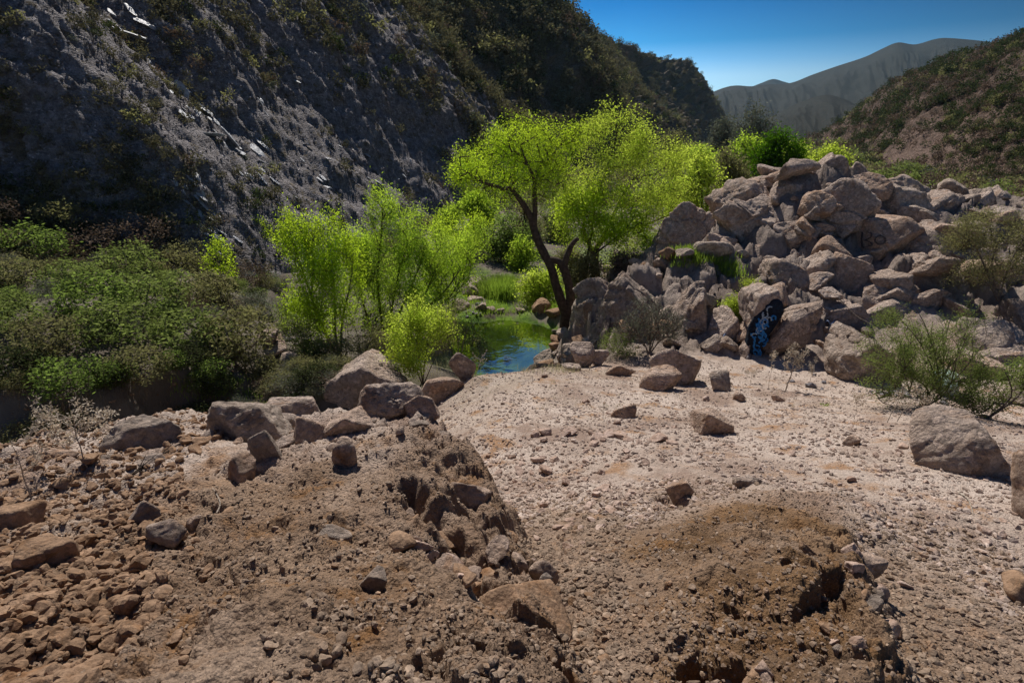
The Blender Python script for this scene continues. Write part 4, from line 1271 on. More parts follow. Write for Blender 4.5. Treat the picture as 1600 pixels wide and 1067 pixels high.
def tri_stones(x, y, z, s, g, name, mat, level=1, flat=0.65, cut=(0.35, 0.8)):
    D, F = ico(level)
    n = len(x)
    nv = len(D)
    V = np.broadcast_to(D[None], (n, nv, 3)).copy()
    # angular: cut each stone with three planes of its own
    for k in range(6):
        nn = g.normal(size=(n, 1, 3))
        nn /= np.linalg.norm(nn, axis=-1, keepdims=True)
        off = g.uniform(*cut, (n, 1))
        dd = (V * nn).sum(-1)
        V -= nn * np.maximum(dd - off, 0)[..., None]
    V *= (s[:, None, None] * np.stack([g.uniform(0.75, 1.35, n), g.uniform(0.7, 1.1, n), g.uniform(0.45, 0.95, n) * flat / 0.65], -1)[:, None])
    a = g.uniform(0, 6.28, n)
    t = g.normal(size=n) * 0.35
    ca, sa, ct, st = np.cos(a), np.sin(a), np.cos(t), np.sin(t)
    X, Yv, Z = V[..., 0], V[..., 1], V[..., 2]
    Y2, Z2 = Yv * ct[:, None] - Z * st[:, None], Yv * st[:, None] + Z * ct[:, None]
    V = np.stack([X * ca[:, None] - Y2 * sa[:, None] + x[:, None], X * sa[:, None] + Y2 * ca[:, None] + y[:, None], Z2 + z[:, None]], -1)
    Fc = (F[None] + (np.arange(n) * nv)[:, None, None]).reshape(-1, 3)
    return make_mesh(name, V.reshape(-1, 3), Fc, mat, False)


g = np.random.default_rng(77)


def zones(x, y):
    h, wl, wr, wb, oc = Hground(x, y, parts=True)
    return h, wl, wr, wb, oc


def gravel(n, r0, r1, a0, a1, smin, smax, keepf, name, mat, label, lod=0.0012, level=1):
    x, y, r = sample_ground(n, r0, r1, a0, a1, g)
    h, wl, wr, wb, oc = zones(x, y)
    k = keepf(x, y, r, h, wl, wr, wb, oc)
    x, y, r, h = x[k], y[k], r[k], h[k]
    s = smin * (smax / smin) ** (g.uniform(0, 1, len(x)) ** 2.2)
    s = np.maximum(s, r * lod)
    me = tri_stones(x, y, h + s * 0.15, s, g, name, mat, level)
    return tag(link(name, me), label, None, None, 'stuff')


def clump(x, y, sc, seed, lo, hi):
    return sstep(lo, hi, fbm(xy3(x, y), sc, 3, seed)) > g.uniform(0, 1, len(x))


gravel(52000, 2.8, 15.5, -12, 54, 0.007, 0.045,
       lambda x, y, r, h, wl, wr, wb, oc: (np.maximum(wl, wr) < 0.35) & (wb < 0.1) & (h - CZ > -5.9) & (y < 15.2)
       & (r > 4.3 + 1.8 * fbm(xy3(x, y), 1.2, 3, 8)) & clump(x, y, 0.8, 5, -0.45, 0.05),
       'gravel', MAT['gravel'], 'loose pale gravel covering the terrace')
gravel(44000, 1.2, 7.0, -4, 54, 0.005, 0.035,
       lambda x, y, r, h, wl, wr, wb, oc: (np.maximum(wl, wr) < 0.4) & (r < 5.3 + 2.0 * fbm(xy3(x, y), 1.2, 3, 8)),
       'brown_gravel', MAT['gravel_brown'], 'brown gravel in the near trough')
gravel(26000, 1.2, 8.0, -50, 12, 0.004, 0.022,
       lambda x, y, r, h, wl, wr, wb, oc: (wl > 0.6) & clump(x, y, 1.3, 6, -0.2, 0.12),
       'fine_gravel', MAT['gravel_brown'], 'fine gravel lying in patches on the near crust')
gravel(16000, 1.2, 6.0, 8, 42, 0.004, 0.022,
       lambda x, y, r, h, wl, wr, wb, oc: (wr > 0.3) & clump(x, y, 1.6, 7, -0.4, 0.25),
       'fine_gravel', MAT['gravel_brown'], 'fine gravel on the right brown mound')
gravel(15000, 1.3, 8.0, -50, -16, 0.010, 0.055,
       lambda x, y, r, h, wl, wr, wb, oc: (wl > 0.5) & (x < -0.9 - 0.40 * y + 0.35 * noise(xy3(x, y), 1.0, 3)),
       'rubble', MAT['stone_brown'], 'brown rubble covering the left slope of the near mound', level=2)
gravel(14000, 14, 60, -45, 40, 0.04, 0.16,
       lambda x, y, r, h, wl, wr, wb, oc: (oc < 0.2) & (wb < 0.3) & clump(x, y, 0.2, 9, -0.1, 0.3) & (h - CZ > -7.35),
       'wash_gravel', MAT['scree'], 'grey stones strewn over the valley floor')

gravel(5200, 1.25, 6.0, -30, 44, 0.007, 0.032,
       lambda x, y, r, h, wl, wr, wb, oc: (np.maximum(wl, wr) > 0.15) & ((np.maximum(wl, wr) < 0.9) | (noise(xy3(x, y), 2.0, 4) > 0.28)),
       'embedded_pebbles', MAT['gravel_brown'], 'pebbles set in the broken sides of the near mounds', level=2)
random.seed(61)
for k in range(26):
    px, py = random.choice([(650, 790), (690, 830), (735, 860), (770, 820), (800, 850), (740, 905), (700, 870), (640, 850)])
    p_ = hit(px + random.gauss(0, 14), py + random.gauss(0, 12), 1.3, 8)
    scatter_rock(p_[0], p_[1], random.uniform(0.035, 0.11), random.choice([2, 3, 4]), 'angular block in the broken right edge of the near ridge', 'rock',
                 'blocks in the broken edge of the near ridge', 'rock_block', 0.25, 0.8)
for k in range(18):
    px, py = random.choice([(1270, 880), (1320, 900), (1370, 940), (1390, 990), (1300, 1000), (1200, 1040)])
    p_ = hit(px + random.gauss(0, 14), py + random.gauss(0, 12), 1.3, 8)
    scatter_rock(p_[0], p_[1], random.uniform(0.03, 0.08), random.choice([3, 4, 1]), 'angular block standing out of the dark side of the right mound', 'rock',
                 'blocks in the side of the right mound', 'rock_block', 0.25, 0.8)
random.seed(71)
for k in range(60):
    t = random.random()
    px, py = 150 + 540 * t + random.gauss(0, 14), 705 - 45 * t + random.gauss(0, 13)
    p_ = hit(px, py, 1.3, 9)
    scatter_rock(p_[0], p_[1], random.uniform(0.03, 0.12), random.choice([0, 0, 1, 2]), 'small pale stone lying between the boulders of the rim', 'stone',
                 'small stones between the rim boulders', 'loose_stone', 0.3, 0.5)
gravel(5000, 8, 17, -62, -10, 0.02, 0.12,
       lambda x, y, r, h, wl, wr, wb, oc: (wb > 0.02) & (wb < 0.97) & (wl < 0.1),
       'bank_stones', MAT['stone_brown'], 'stones and clods in the eroded left bank', level=1)
# countable loose stones
random.seed(5)
groups = {
    'left': ('angular brown stone in the rubble of the left slope', 'stones of the left rubble slope', 4, 95),
    'trough': ('tan stone in the gravel trough between the two mounds', 'stones in the gravel trough', 3, 100),
    'terrace': ('pinkish stone lying loose on the pale gravel terrace', 'loose stones on the gravel terrace', 3, 70),
}
for key, (lab, grp, mi, num) in groups.items():
    c = 0
    while c < num:
        if key == 'left':
            r, a = 1.5 * (6.5 / 1.5) ** random.random(), R(random.uniform(-50, -24))
        elif key == 'trough':
            r, a = 1.9 * (8.0 / 1.9) ** random.random(), R(random.uniform(-4, 20))
        else:
            r, a = 3.4 * (13.0 / 3.4) ** random.random(), R(random.uniform(2, 46))
        x, y = r * math.sin(a), r * math.cos(a)
        h, wl, wr, wb, oc = (float(q[0]) for q in zones(np.array([x]), np.array([y])))
        ok = {'left': wl > 0.7 and x < -0.5 - 0.42 * y, 'trough': max(wl, wr) < 0.3 and h > CZ - 5.2, 'terrace': max(wl, wr) < 0.2 and h > CZ - 5.5 and y < 14}[key]
        if not ok:
            continue
        s = random.uniform(0.006, 0.017) * r if key != 'terrace' else random.uniform(0.004, 0.011) * r
        scatter_rock(x, y, s, mi if r > 3 or key == 'left' and random.random() < 0.5 else 4, lab, 'stone', grp, 'loose_stone', 0.25, 0.5, zoff=h)
        c += 1
# ------------------------------------------------------------------ plants
def tubes(A, Bp, ra, rb, sides=5):
    """frusta between matching points A and Bp"""
    n = len(A)
    t = Bp - A
    L = np.linalg.norm(t, axis=1, keepdims=True) + 1e-9
    t = t / L
    ref = np.where(np.abs(t[:, 2:]) > 0.9, np.array([[1.0, 0, 0]]), np.array([[0, 0, 1.0]]))
    u = np.cross(t, ref)
    u /= np.linalg.norm(u, axis=1, keepdims=True) + 1e-9
    v = np.cross(t, u)
    a = np.arange(sides) * 2 * np.pi / sides
    ring = np.cos(a)[None, :, None] * u[:, None] + np.sin(a)[None, :, None] * v[:, None]
    V = np.stack([A[:, None] + ring * ra[:, None, None], Bp[:, None] + ring * rb[:, None, None]], 1)   # n,2,s,3
    base = (np.arange(n) * 2 * sides)[:, None]
    k = np.arange(sides)[None]
    k2 = (k + 1) % sides
    F = np.stack([base + k, base + k2, base + sides + k2, base + sides + k], -1).reshape(-1, 4)
    return V.reshape(-1, 3), F


def limb(pts, rad, sides=10, seed=0, rough=0.10, step=4):
    """one continuous tapered limb through pts"""
    pts, rad = np.array(pts, float), np.array(rad, float)
    t = np.linspace(0, len(pts) - 1, (len(pts) - 1) * step + 1)
    C = cr_interp(pts, t)
    r = np.interp(t, np.arange(len(rad)), rad)
    tg = np.gradient(C, axis=0)
    tg /= np.linalg.norm(tg, axis=1, keepdims=True)
    u = np.cross(tg, [0.3, -1, 0.1])
    u /= np.linalg.norm(u, axis=1, keepdims=True)
    v = np.cross(tg, u)
    a = np.arange(sides) * 2 * np.pi / sides
    ring = np.cos(a)[None, :, None] * u[:, None] + np.sin(a)[None, :, None] * v[:, None]
    V = C[:, None] + ring * r[:, None, None]
    V = V.reshape(-1, 3)
    nn = ring.reshape(-1, 3)
    rr = np.repeat(r, sides)
    V = V + nn * (fbm(V, 4.0, 3, seed) * rough * 3 * rr)[:, None]
    m_ = len(C)
    base = (np.arange(m_ - 1) * sides)[:, None]
    k = np.arange(sides)[None]
    k2 = (k + 1) % sides
    F = np.stack([base + k, base + k2, base + sides + k2, base + sides + k], -1).reshape(-1, 4)
    cap = len(V)
    V = np.concatenate([V, C[-1:] + tg[-1:] * r[-1] * 0.3])
    e = (m_ - 1) * sides
    Ft = np.stack([e + np.arange(sides), e + (np.arange(sides) + 1) % sides, np.full(sides, cap)], -1)
    return V, F, Ft, C, r


class Geo:
    def __init__(s):
        s.V, s.Q, s.T, s.n = [], [], [], 0

    def add(s, V, Q=None, T=None):
        if Q is not None and len(Q):
            s.Q.append(Q + s.n)
        if T is not None and len(T):
            s.T.append(T + s.n)
        s.V.append(V)
        s.n += len(V)

    def mesh(s, name, mat, origin=(0, 0, 0), smooth=False):
        F = []
        if s.Q:
            F.append(np.concatenate(s.Q))
        if s.T:
            F.append(np.concatenate(s.T))
        return make_mesh(name, np.concatenate(s.V) - np.asarray(origin, float), F, mat, smooth)


def grow(skel, skr, targets, g, up=0.3, seg=0.45, jit=0.10, r0=0.006, ex=2.2):
    """branches that reach every target from the skeleton; returns edges with radii"""
    pts = [np.array(p, float) for p in skel]
    par = [-1] * len(pts)
    rad = list(skr)
    root = len(pts)
    skel = np.array(skel, float)
    d0 = np.array([np.min(np.linalg.norm(skel - t, axis=1)) for t in targets])
    tips = []
    arr = np.zeros((len(pts) + len(targets) * 12, 3))
    arr[:len(pts)] = pts
    n = len(pts)
    for i in np.argsort(d0):
        t = targets[i]
        d = arr[:n] - t
        dist = np.sqrt((d ** 2).sum(1)) + up * np.maximum(d[:, 2], -0.2)
        k = int(np.argmin(dist))
        L = np.linalg.norm(t - arr[k])
        m_ = int(np.clip(round(L / seg), 1, 10))
        prev = k
        a0 = arr[k].copy()
        for q in range(1, m_ + 1):
            f = q / m_
            p = a0 + (t - a0) * f
            if q < m_:
                p = p + g.normal(size=3) * jit * seg * 1.2 + np.array([0, 0, -0.10 * L * math.sin(math.pi * f)])
            if n >= len(arr):
                arr = np.concatenate([arr, np.zeros_like(arr)])
            arr[n] = p
            par.append(prev)
            prev = n
            n += 1
        tips.append(prev)
    w = np.zeros(n)
    cnt = np.zeros(n)
    ch = np.zeros(n, bool)
    for i in range(root, n):
        ch[par[i]] = True
    for i in range(n - 1, root - 1, -1):
        if not ch[i]:
            w[i] = r0 ** ex
        w[par[i]] += w[i]
    rr = w ** (1 / ex)
    idx = np.arange(root, n)
    pr = np.array(par[root:], int)
    A, Bp = arr[pr], arr[idx]
    rb_ = rr[idx]
    ra_ = np.where(pr < root, np.minimum(rb_ * 1.25, np.array([rad[p] if p < root else 9 for p in pr])), np.minimum(rr[pr], rb_ * 1.5))
    return A, Bp, ra_, rb_, arr[:n], np.array(tips)


def leaves(C, g, n_per, spread, L, wd, droop=0.2, up=0.0):
    """leaf-sized faces around the points C"""
    n = len(C) * n_per
    c = np.repeat(C, n_per, 0) + g.normal(size=(n, 3)) * np.asarray(spread)
    ax = g.normal(size=(n, 3))
    ax[:, 2] = ax[:, 2] * 0.7 - droop + up
    ax /= np.linalg.norm(ax, axis=1, keepdims=True)
    sd = np.cross(ax, g.normal(size=(n, 3)))
    sd /= np.linalg.norm(sd, axis=1, keepdims=True) + 1e-9
    l = L * g.uniform(0.6, 1.3, n)[:, None]
    w = wd * g.uniform(0.7, 1.3, n)[:, None]
    V = np.stack([c, c + ax * l * 0.45 + sd * w * 0.5, c + ax * l, c + ax * l * 0.45 - sd * w * 0.5], 1).reshape(-1, 3)
    F = np.arange(n * 4).reshape(-1, 4)
    return V, F


def blob_points(blobs, n, g, seed=0, hollow=0.55, gap=-0.12, gs=0.9):
    """points in a crown given as photo-pixel ellipses at a distance: (px, py, rx, ry, Y, ry_depth)"""
    out = []
    area = np.array([b[2] * b[3] for b in blobs], float)
    for b, num in zip(blobs, (area / area.sum() * n * 2.2).astype(int) + 3):
        px, py, rx, ry, Y = b[:5]
        c = P(px, py, Y)
        k = (c[1] * CP - (c[2] - CZ) * SP) / FPX
        dep = b[5] if len(b) > 5 else 0.8
        d = g.normal(size=(num, 3))
        d /= np.linalg.norm(d, axis=1, keepdims=True)
        rad = hollow + (1 - hollow) * g.uniform(0, 1, num) ** 0.6
        rad = np.where(g.uniform(0, 1, num) < 0.25, rad * g.uniform(0.3, 1, num), rad)
        rad *= 1 + 0.22 * noise(d * 1.6, 1.0, seed + int(px))
        out.append(c + d * rad[:, None] * np.array([rx * k, (rx + ry) / 2 * k * dep, ry * k]))
    p = np.concatenate(out)
    keep = noise(p, gs, seed + 5) > gap
    p = p[keep]
    g.shuffle(p)
    return p[:n]


def tree(name, label, blobs, limbs, base, n_t, leaf, lmat, bark='bark', cat='tree', n_per=26, spread=0.22, seed=1, group=None, r0=0.006,
         gap=-0.12, droop=0.25, up_l=0.0, seg=0.45, up=0.3, gs=0.9, hollow=0.55, part=('trunk', 'crown'), sides=9):
    """limbs: list of (points, radii), points as world positions"""
    g = np.random.default_rng(seed)
    base = np.array(base, float)
    root = tag(bpy.data.objects.new(name, None), label, cat, group)
    root.location = tuple(base)
    root.empty_display_size = 0.3
    col.objects.link(root)
    G = Geo()
    sk, sr = [], []
    for k, (pts, rad) in enumerate(limbs):
        V, Q, T, C, r = limb(pts, rad, sides, seed + k)
        G.add(V, Q, T)
        lo = int(len(C) * 0.35)
        sk += list(C[lo:])
        sr += list(r[lo:])
    tg_ = blob_points(blobs, n_t, g, seed, gap=gap, gs=gs, hollow=hollow)
    A, Bp, ra, rb_, nodes, tips = grow(sk, sr, tg_, g, r0=r0, seg=seg, up=up)
    V, Q = tubes(A, Bp, ra, rb_, 5)
    G.add(V, Q)
    link(part[0], G.mesh(part[0], MAT[bark], base, True), root)
    C = nodes[tips]
    # half the leaves hang along the last part of each branch
    V, Q = leaves(C, g, n_per, spread, leaf[0], leaf[1], droop, up_l)
    mid = (A + Bp)[-len(A) // 2:] / 2
    V2, Q2 = leaves(mid, g, max(3, n_per // 5), np.asarray(spread) * 0.8, leaf[0], leaf[1], droop, up_l)
    H = Geo()
    H.add(V, Q)
    H.add(V2, Q2)
    link(part[1], H.mesh(part[1], MAT[lmat], base), root)
    return root


def PL(lst, Y, dy=None):
    """photo-pixel polyline at distance Y (with optional per-point distance offsets)"""
    return [P(a[0], a[1], Y + (a[2] if len(a) > 2 else 0)) for a in lst]


def zp(lst, ox, oy, s, Y):
    return [P(ox + a[0] / s, oy + a[1] / s, Y + (a[2] if len(a) > 2 else 0)) for a in lst]


def on_ground(px, Y, sink=0.1):
    p = P(px, 500, Y)
    p[2] = float(Hground(np.array([p[0]]), np.array([p[1]]))[0]) - sink
    return p


# the leaning tree by the pool
YA = 20.6
zA = lambda l: zp(l, 680, 160, 2.964, YA)
bA = on_ground(884, YA, 0.3)
tree('willow_tree', 'leaning tree by the pool, its dark trunk forked with one broken stub',
     [(775, 262, 62, 48, YA), (735, 268, 34, 28, YA - 1), (815, 222, 55, 42, YA), (862, 236, 42, 44, YA + 1), (845, 280, 45, 30, YA), (722, 275, 22, 20, YA - 1),
      (790, 300, 40, 18, YA), (890, 215, 26, 26, YA + 1)],
     [([bA] + zA([(606, 985), (590, 940), (563, 860), (540, 775), (518, 728), (485, 660), (458, 590), (445, 540), (405, 468), (368, 420), (345, 388)]),
       [.26, .22, .19, .165, .155, .15, .15, .14, .13, .105, .085, .075]),
      (zA([(604, 1000), (622, 955), (626, 890), (606, 800), (594, 762)]), [.19, .185, .17, .155, .15]),
      (zA([(594, 765), (572, 738), (545, 730), (515, 728)]), [.13, .12, .12, .12]),
      (zA([(596, 770), (605, 725), (622, 680), (642, 648), (662, 630)]), [.13, .12, .105, .09, .07]),
      (zA([(456, 580), (462, 500), (460, 430), (461, 375), (478, 320, .3), (490, 270, .4), (470, 190, .4)]), [.12, .095, .085, .075, .06, .045, .02]),
      (zA([(461, 378), (448, 330, -.3), (420, 270, -.4), (395, 200, -.4)]), [.06, .05, .04, .02]),
      (zA([(350, 392), (320, 402, -.2), (270, 385, -.5), (215, 368, -.9), (160, 330, -1.2), (120, 310, -1.4)]), [.08, .065, .055, .045, .03, .012]),
      (zA([(352, 395), (362, 350, .3), (368, 290, .5), (375, 220, .6), (400, 150, .6)]), [.07, .055, .045, .03, .012]),
      (zA([(478, 320, .3), (530, 260, .6), (580, 200, .8), (620, 150, 1)]), [.05, .04, .03, .012])],
     bA, 620, (0.07, 0.03), 'leaf_bright', n_per=44, spread=0.19, seed=11, sides=12, gap=-0.06, gs=1.3, up=0.15, r0=0.011)
# the bright tree behind
YB = 26.0
bB = on_ground(930, YB, 0.3)
zB = lambda l: zp(l, 680, 160, 2.964, YB)
tree('cottonwood_tree', 'tallest bright yellow-green tree, wide and airy, right behind the leaning one',
     [(960, 235, 52, 55, YB), (1015, 262, 55, 52, YB), (920, 300, 48, 60, YB - 1), (985, 330, 62, 50, YB), (1045, 300, 40, 55, YB + 1), (905, 350, 42, 40, YB - 1),
      (960, 390, 52, 35, YB), (1030, 360, 50, 35, YB), (962, 185, 30, 24, YB), (1010, 210, 30, 28, YB), (935, 200, 25, 25, YB + 1), (1060, 250, 25, 30, YB + 1)],
     [([bB] + zB([(742, 780), (740, 720), (752, 665), (790, 625), (840, 580), (880, 560)]), [.24, .2, .18, .14, .10, .07, .04]),
      (zB([(742, 730), (728, 690), (705, 640), (690, 600), (690, 500), (720, 400)]), [.13, .12, .09, .07, .05, .02]),
      (zB([(752, 668), (800, 580, .4), (850, 470, .6), (900, 380, .8), (960, 300, 1), (980, 220, 1)]), [.12, .09, .07, .06, .04, .02]),
      (zB([(790, 625), (880, 590), (960, 570, .5), (1040, 540, .7), (1090, 520, .7)]), [.08, .06, .05, .035, .015]),
      (zB([(850, 475, .6), (930, 440, .8), (1030, 430, 1), (1120, 410, 1)]), [.06, .045, .03, .012]),
      (zB([(730, 560), (740, 460), (790, 330, .3), (830, 200, .5), (850, 90, .5)]), [.08, .07, .055, .035, .015])],
     bB, 1050, (0.085, 0.04), 'leaf_yellow', n_per=38, spread=0.23, seed=12, gap=0.0, gs=1.0, up=0.2, r0=0.009, hollow=0.35)
g0 = dict(n_per=24, spread=0.19)
bB2 = on_ground(905, 24.5, 0.2)
tree('young_tree', 'glowing lime-green young tree in front of the tallest one, low and dense',
     [(925, 345, 40, 42, 24.5), (975, 355, 42, 38, 24.5), (895, 330, 30, 40, 24.5), (950, 305, 35, 25, 24.5), (1015, 385, 32, 22, 24.5)],
     [([bB2] + PL([(915, 430), (918, 400), (925, 360), (930, 320)], 24.5), [.09, .07, .06, .04, .015]),
      (PL([(917, 405), (945, 385), (975, 360), (990, 340)], 24.5), [.05, .04, .03, .012])],
     bB2, 420, (0.11, 0.05), 'leaf_bright', seed=13, gap=-0.05, gs=1.2, **g0)

# left clump of willows between the wash and the pool
def bush_tree(name, label, base, stems, blobs, n_t, leaf, lmat, Y, r=0.05, **kw):
    limbs = []
    for s in stems:
        pts = [np.array(base, float) + np.array([0, 0, 0.0])] + PL(s, Y)
        limbs.append((pts, list(np.linspace(r, r * 0.2, len(pts)))))
    return tree(name, label, blobs, limbs, base, n_t, leaf, lmat, **kw)


Yw = 18.6
b = on_ground(525, Yw)
bush_tree('willow_tree', 'slender yellow-green willow at the left end of the clump, its stems fanned out', b,
          [[(524, 520), (522, 450), (512, 380), (515, 345)], [(500, 500), (475, 430), (455, 370), (447, 345)], [(535, 500), (548, 440), (552, 390)],
           [(490, 480), (490, 410), (480, 370)]],
          [(458, 370, 24, 36, Yw), (485, 410, 34, 50, Yw), (520, 380, 36, 52, Yw), (505, 455, 42, 50, Yw - .5), (545, 425, 30, 55, Yw), (515, 500, 45, 35, Yw),
           (462, 480, 20, 30, Yw)],
          700, (0.085, 0.034), 'leaf_bright', Yw, n_per=36, spread=(0.12, 0.14, 0.26), seed=21, gap=-0.06, gs=1.3, up_l=0.5, droop=0, bark='twig', up=1.2)
Yw = 21.5
b = on_ground(610, Yw)
bush_tree('willow_tree', 'biggest green willow of the clump, many-stemmed with a dark open base', b,
          [[(600, 520), (590, 440), (596, 360), (598, 320)], [(620, 500), (650, 430), (670, 380)], [(580, 510), (560, 440), (556, 390)],
           [(632, 510), (690, 460), (720, 420)], [(610, 500), (622, 430), (640, 370)], [(640, 520), (660, 470), (690, 400)]],
          [(598, 335, 30, 44, Yw), (630, 370, 46, 44, Yw), (740, 380, 26, 36, Yw + 2), (678, 385, 38, 38, Yw), (590, 420, 48, 55, Yw), (650, 440, 50, 50, Yw), (705, 420, 36, 45, Yw + 1),
           (610, 480, 60, 40, Yw), (560, 400, 22, 40, Yw), (680, 480, 40, 35, Yw)],
          1500, (0.085, 0.032), 'leaf_willow', Yw, r=0.07, n_per=32, spread=(0.14, 0.16, 0.26), seed=22, gap=-0.04, gs=1.3, up_l=0.5, droop=0, bark='bark', up=1.2)
Yw = 25.0
b = on_ground(700, Yw)
bush_tree('willow_tree', 'rounded lime willow on the stream side of the clump', b,
          [[(700, 460), (690, 400), (680, 360)], [(715, 450), (725, 400), (728, 370)]],
          [(700, 375, 36, 32, Yw), (722, 405, 22, 38, Yw), (690, 430, 38, 42, Yw)],
          220, (0.12, 0.05), 'leaf_bright', Yw, n_per=26, spread=0.22, seed=23, up_l=0.4, droop=0, bark='twig', up=1.0)
Yw = 15.4
b = on_ground(655, Yw)
bush_tree('willow_shrub', 'low yellow-green willow shrub right behind the pointed rim boulder', b,
          [[(655, 560), (640, 520), (625, 490)], [(665, 555), (680, 510), (690, 480)], [(645, 570), (610, 545), (600, 530)], [(675, 570), (690, 540)]],
          [(640, 510, 34, 30, Yw), (680, 505, 30, 34, Yw), (655, 550, 44, 28, Yw - .3), (612, 540, 24, 20, Yw), (655, 475, 22, 16, Yw), (640, 570, 34, 14, Yw - .4)],
          340, (0.075, 0.035), 'leaf_yellow', Yw, r=0.02, n_per=26, spread=0.12, seed=24, r0=0.004, seg=0.25, bark='twig', cat='shrub', up=1.0)
Yw = 17.6
b = on_ground(715, Yw)
bush_tree('twiggy_shrub', 'grey-brown twiggy shrub overhanging the left edge of the pool', b,
          [[(715, 530), (712, 500), (706, 470)], [(725, 530), (738, 500)], [(700, 530), (690, 500)]],
          [(712, 505, 24, 36, Yw), (732, 525, 16, 24, Yw), (690, 530, 20, 26, Yw)],
          170, (0.06, 0.025), 'leaf_olive', Yw, r=0.02, n_per=16, spread=0.12, seed=25, r0=0.004, seg=0.25, bark='twig', cat='shrub', up=1.0)
b = on_ground(560, 17.2)
bush_tree('twiggy_shrub', 'olive undergrowth shrub at the feet of the left willows', b,
          [[(560, 530), (550, 500)], [(575, 530), (590, 500)]],
          [(560, 530, 40, 24, 17.2), (600, 535, 26, 24, 17.0), (520, 545, 30, 20, 17.2)],
          200, (0.07, 0.03), 'leaf_olive', 17.2, r=0.02, n_per=20, spread=0.13, seed=26, r0=0.004, seg=0.25, bark='twig', cat='shrub', up=1.0)
b = on_ground(470, 17.8)
bush_tree('twiggy_shrub', 'pale olive shrub at the foot of the leftmost willow, beside the dry wash', b,
          [[(470, 520), (462, 490)], [(480, 520), (495, 500)]],
          [(465, 520, 26, 28, 17.8), (490, 545, 26, 18, 17.2), (450, 495, 20, 22, 18.4)],
          190, (0.07, 0.03), 'leaf_scrub', 17.8, r=0.02, n_per=20, spread=0.13, seed=27, r0=0.004, seg=0.25, bark='twig', cat='shrub', up=1.0)
# saplings on the talus
for px, top, bot, w, Y, lab in [(346, 376, 452, 22, 26.0, 'lone yellow-green sapling at the foot of the slate scree'),
                                (405, 340, 392, 13, 34.0, 'small pale sapling high on the scree above the lone one'),
                                (470, 400, 470, 0, 24.0, None)]:
    if lab is None:
        continue
    b = on_ground(px, Y)
    bush_tree('sapling', lab, b, [[(px, (top * 2 + bot) / 3), (px - 3, top + 8)], [(px + 6, (top + bot) / 2)]],
              [(px, (top + bot) / 2 - 4, w, (bot - top) / 2, Y), (px + 8, bot - 22, w * 0.9, 20, Y), (px - 6, top + 14, w * 0.6, 16, Y)],
              70, (0.11, 0.05), 'leaf_bright', Y, r=0.025, n_per=20, spread=0.16, seed=28 + int(px), bark='twig', cat='tree', up=1.0)

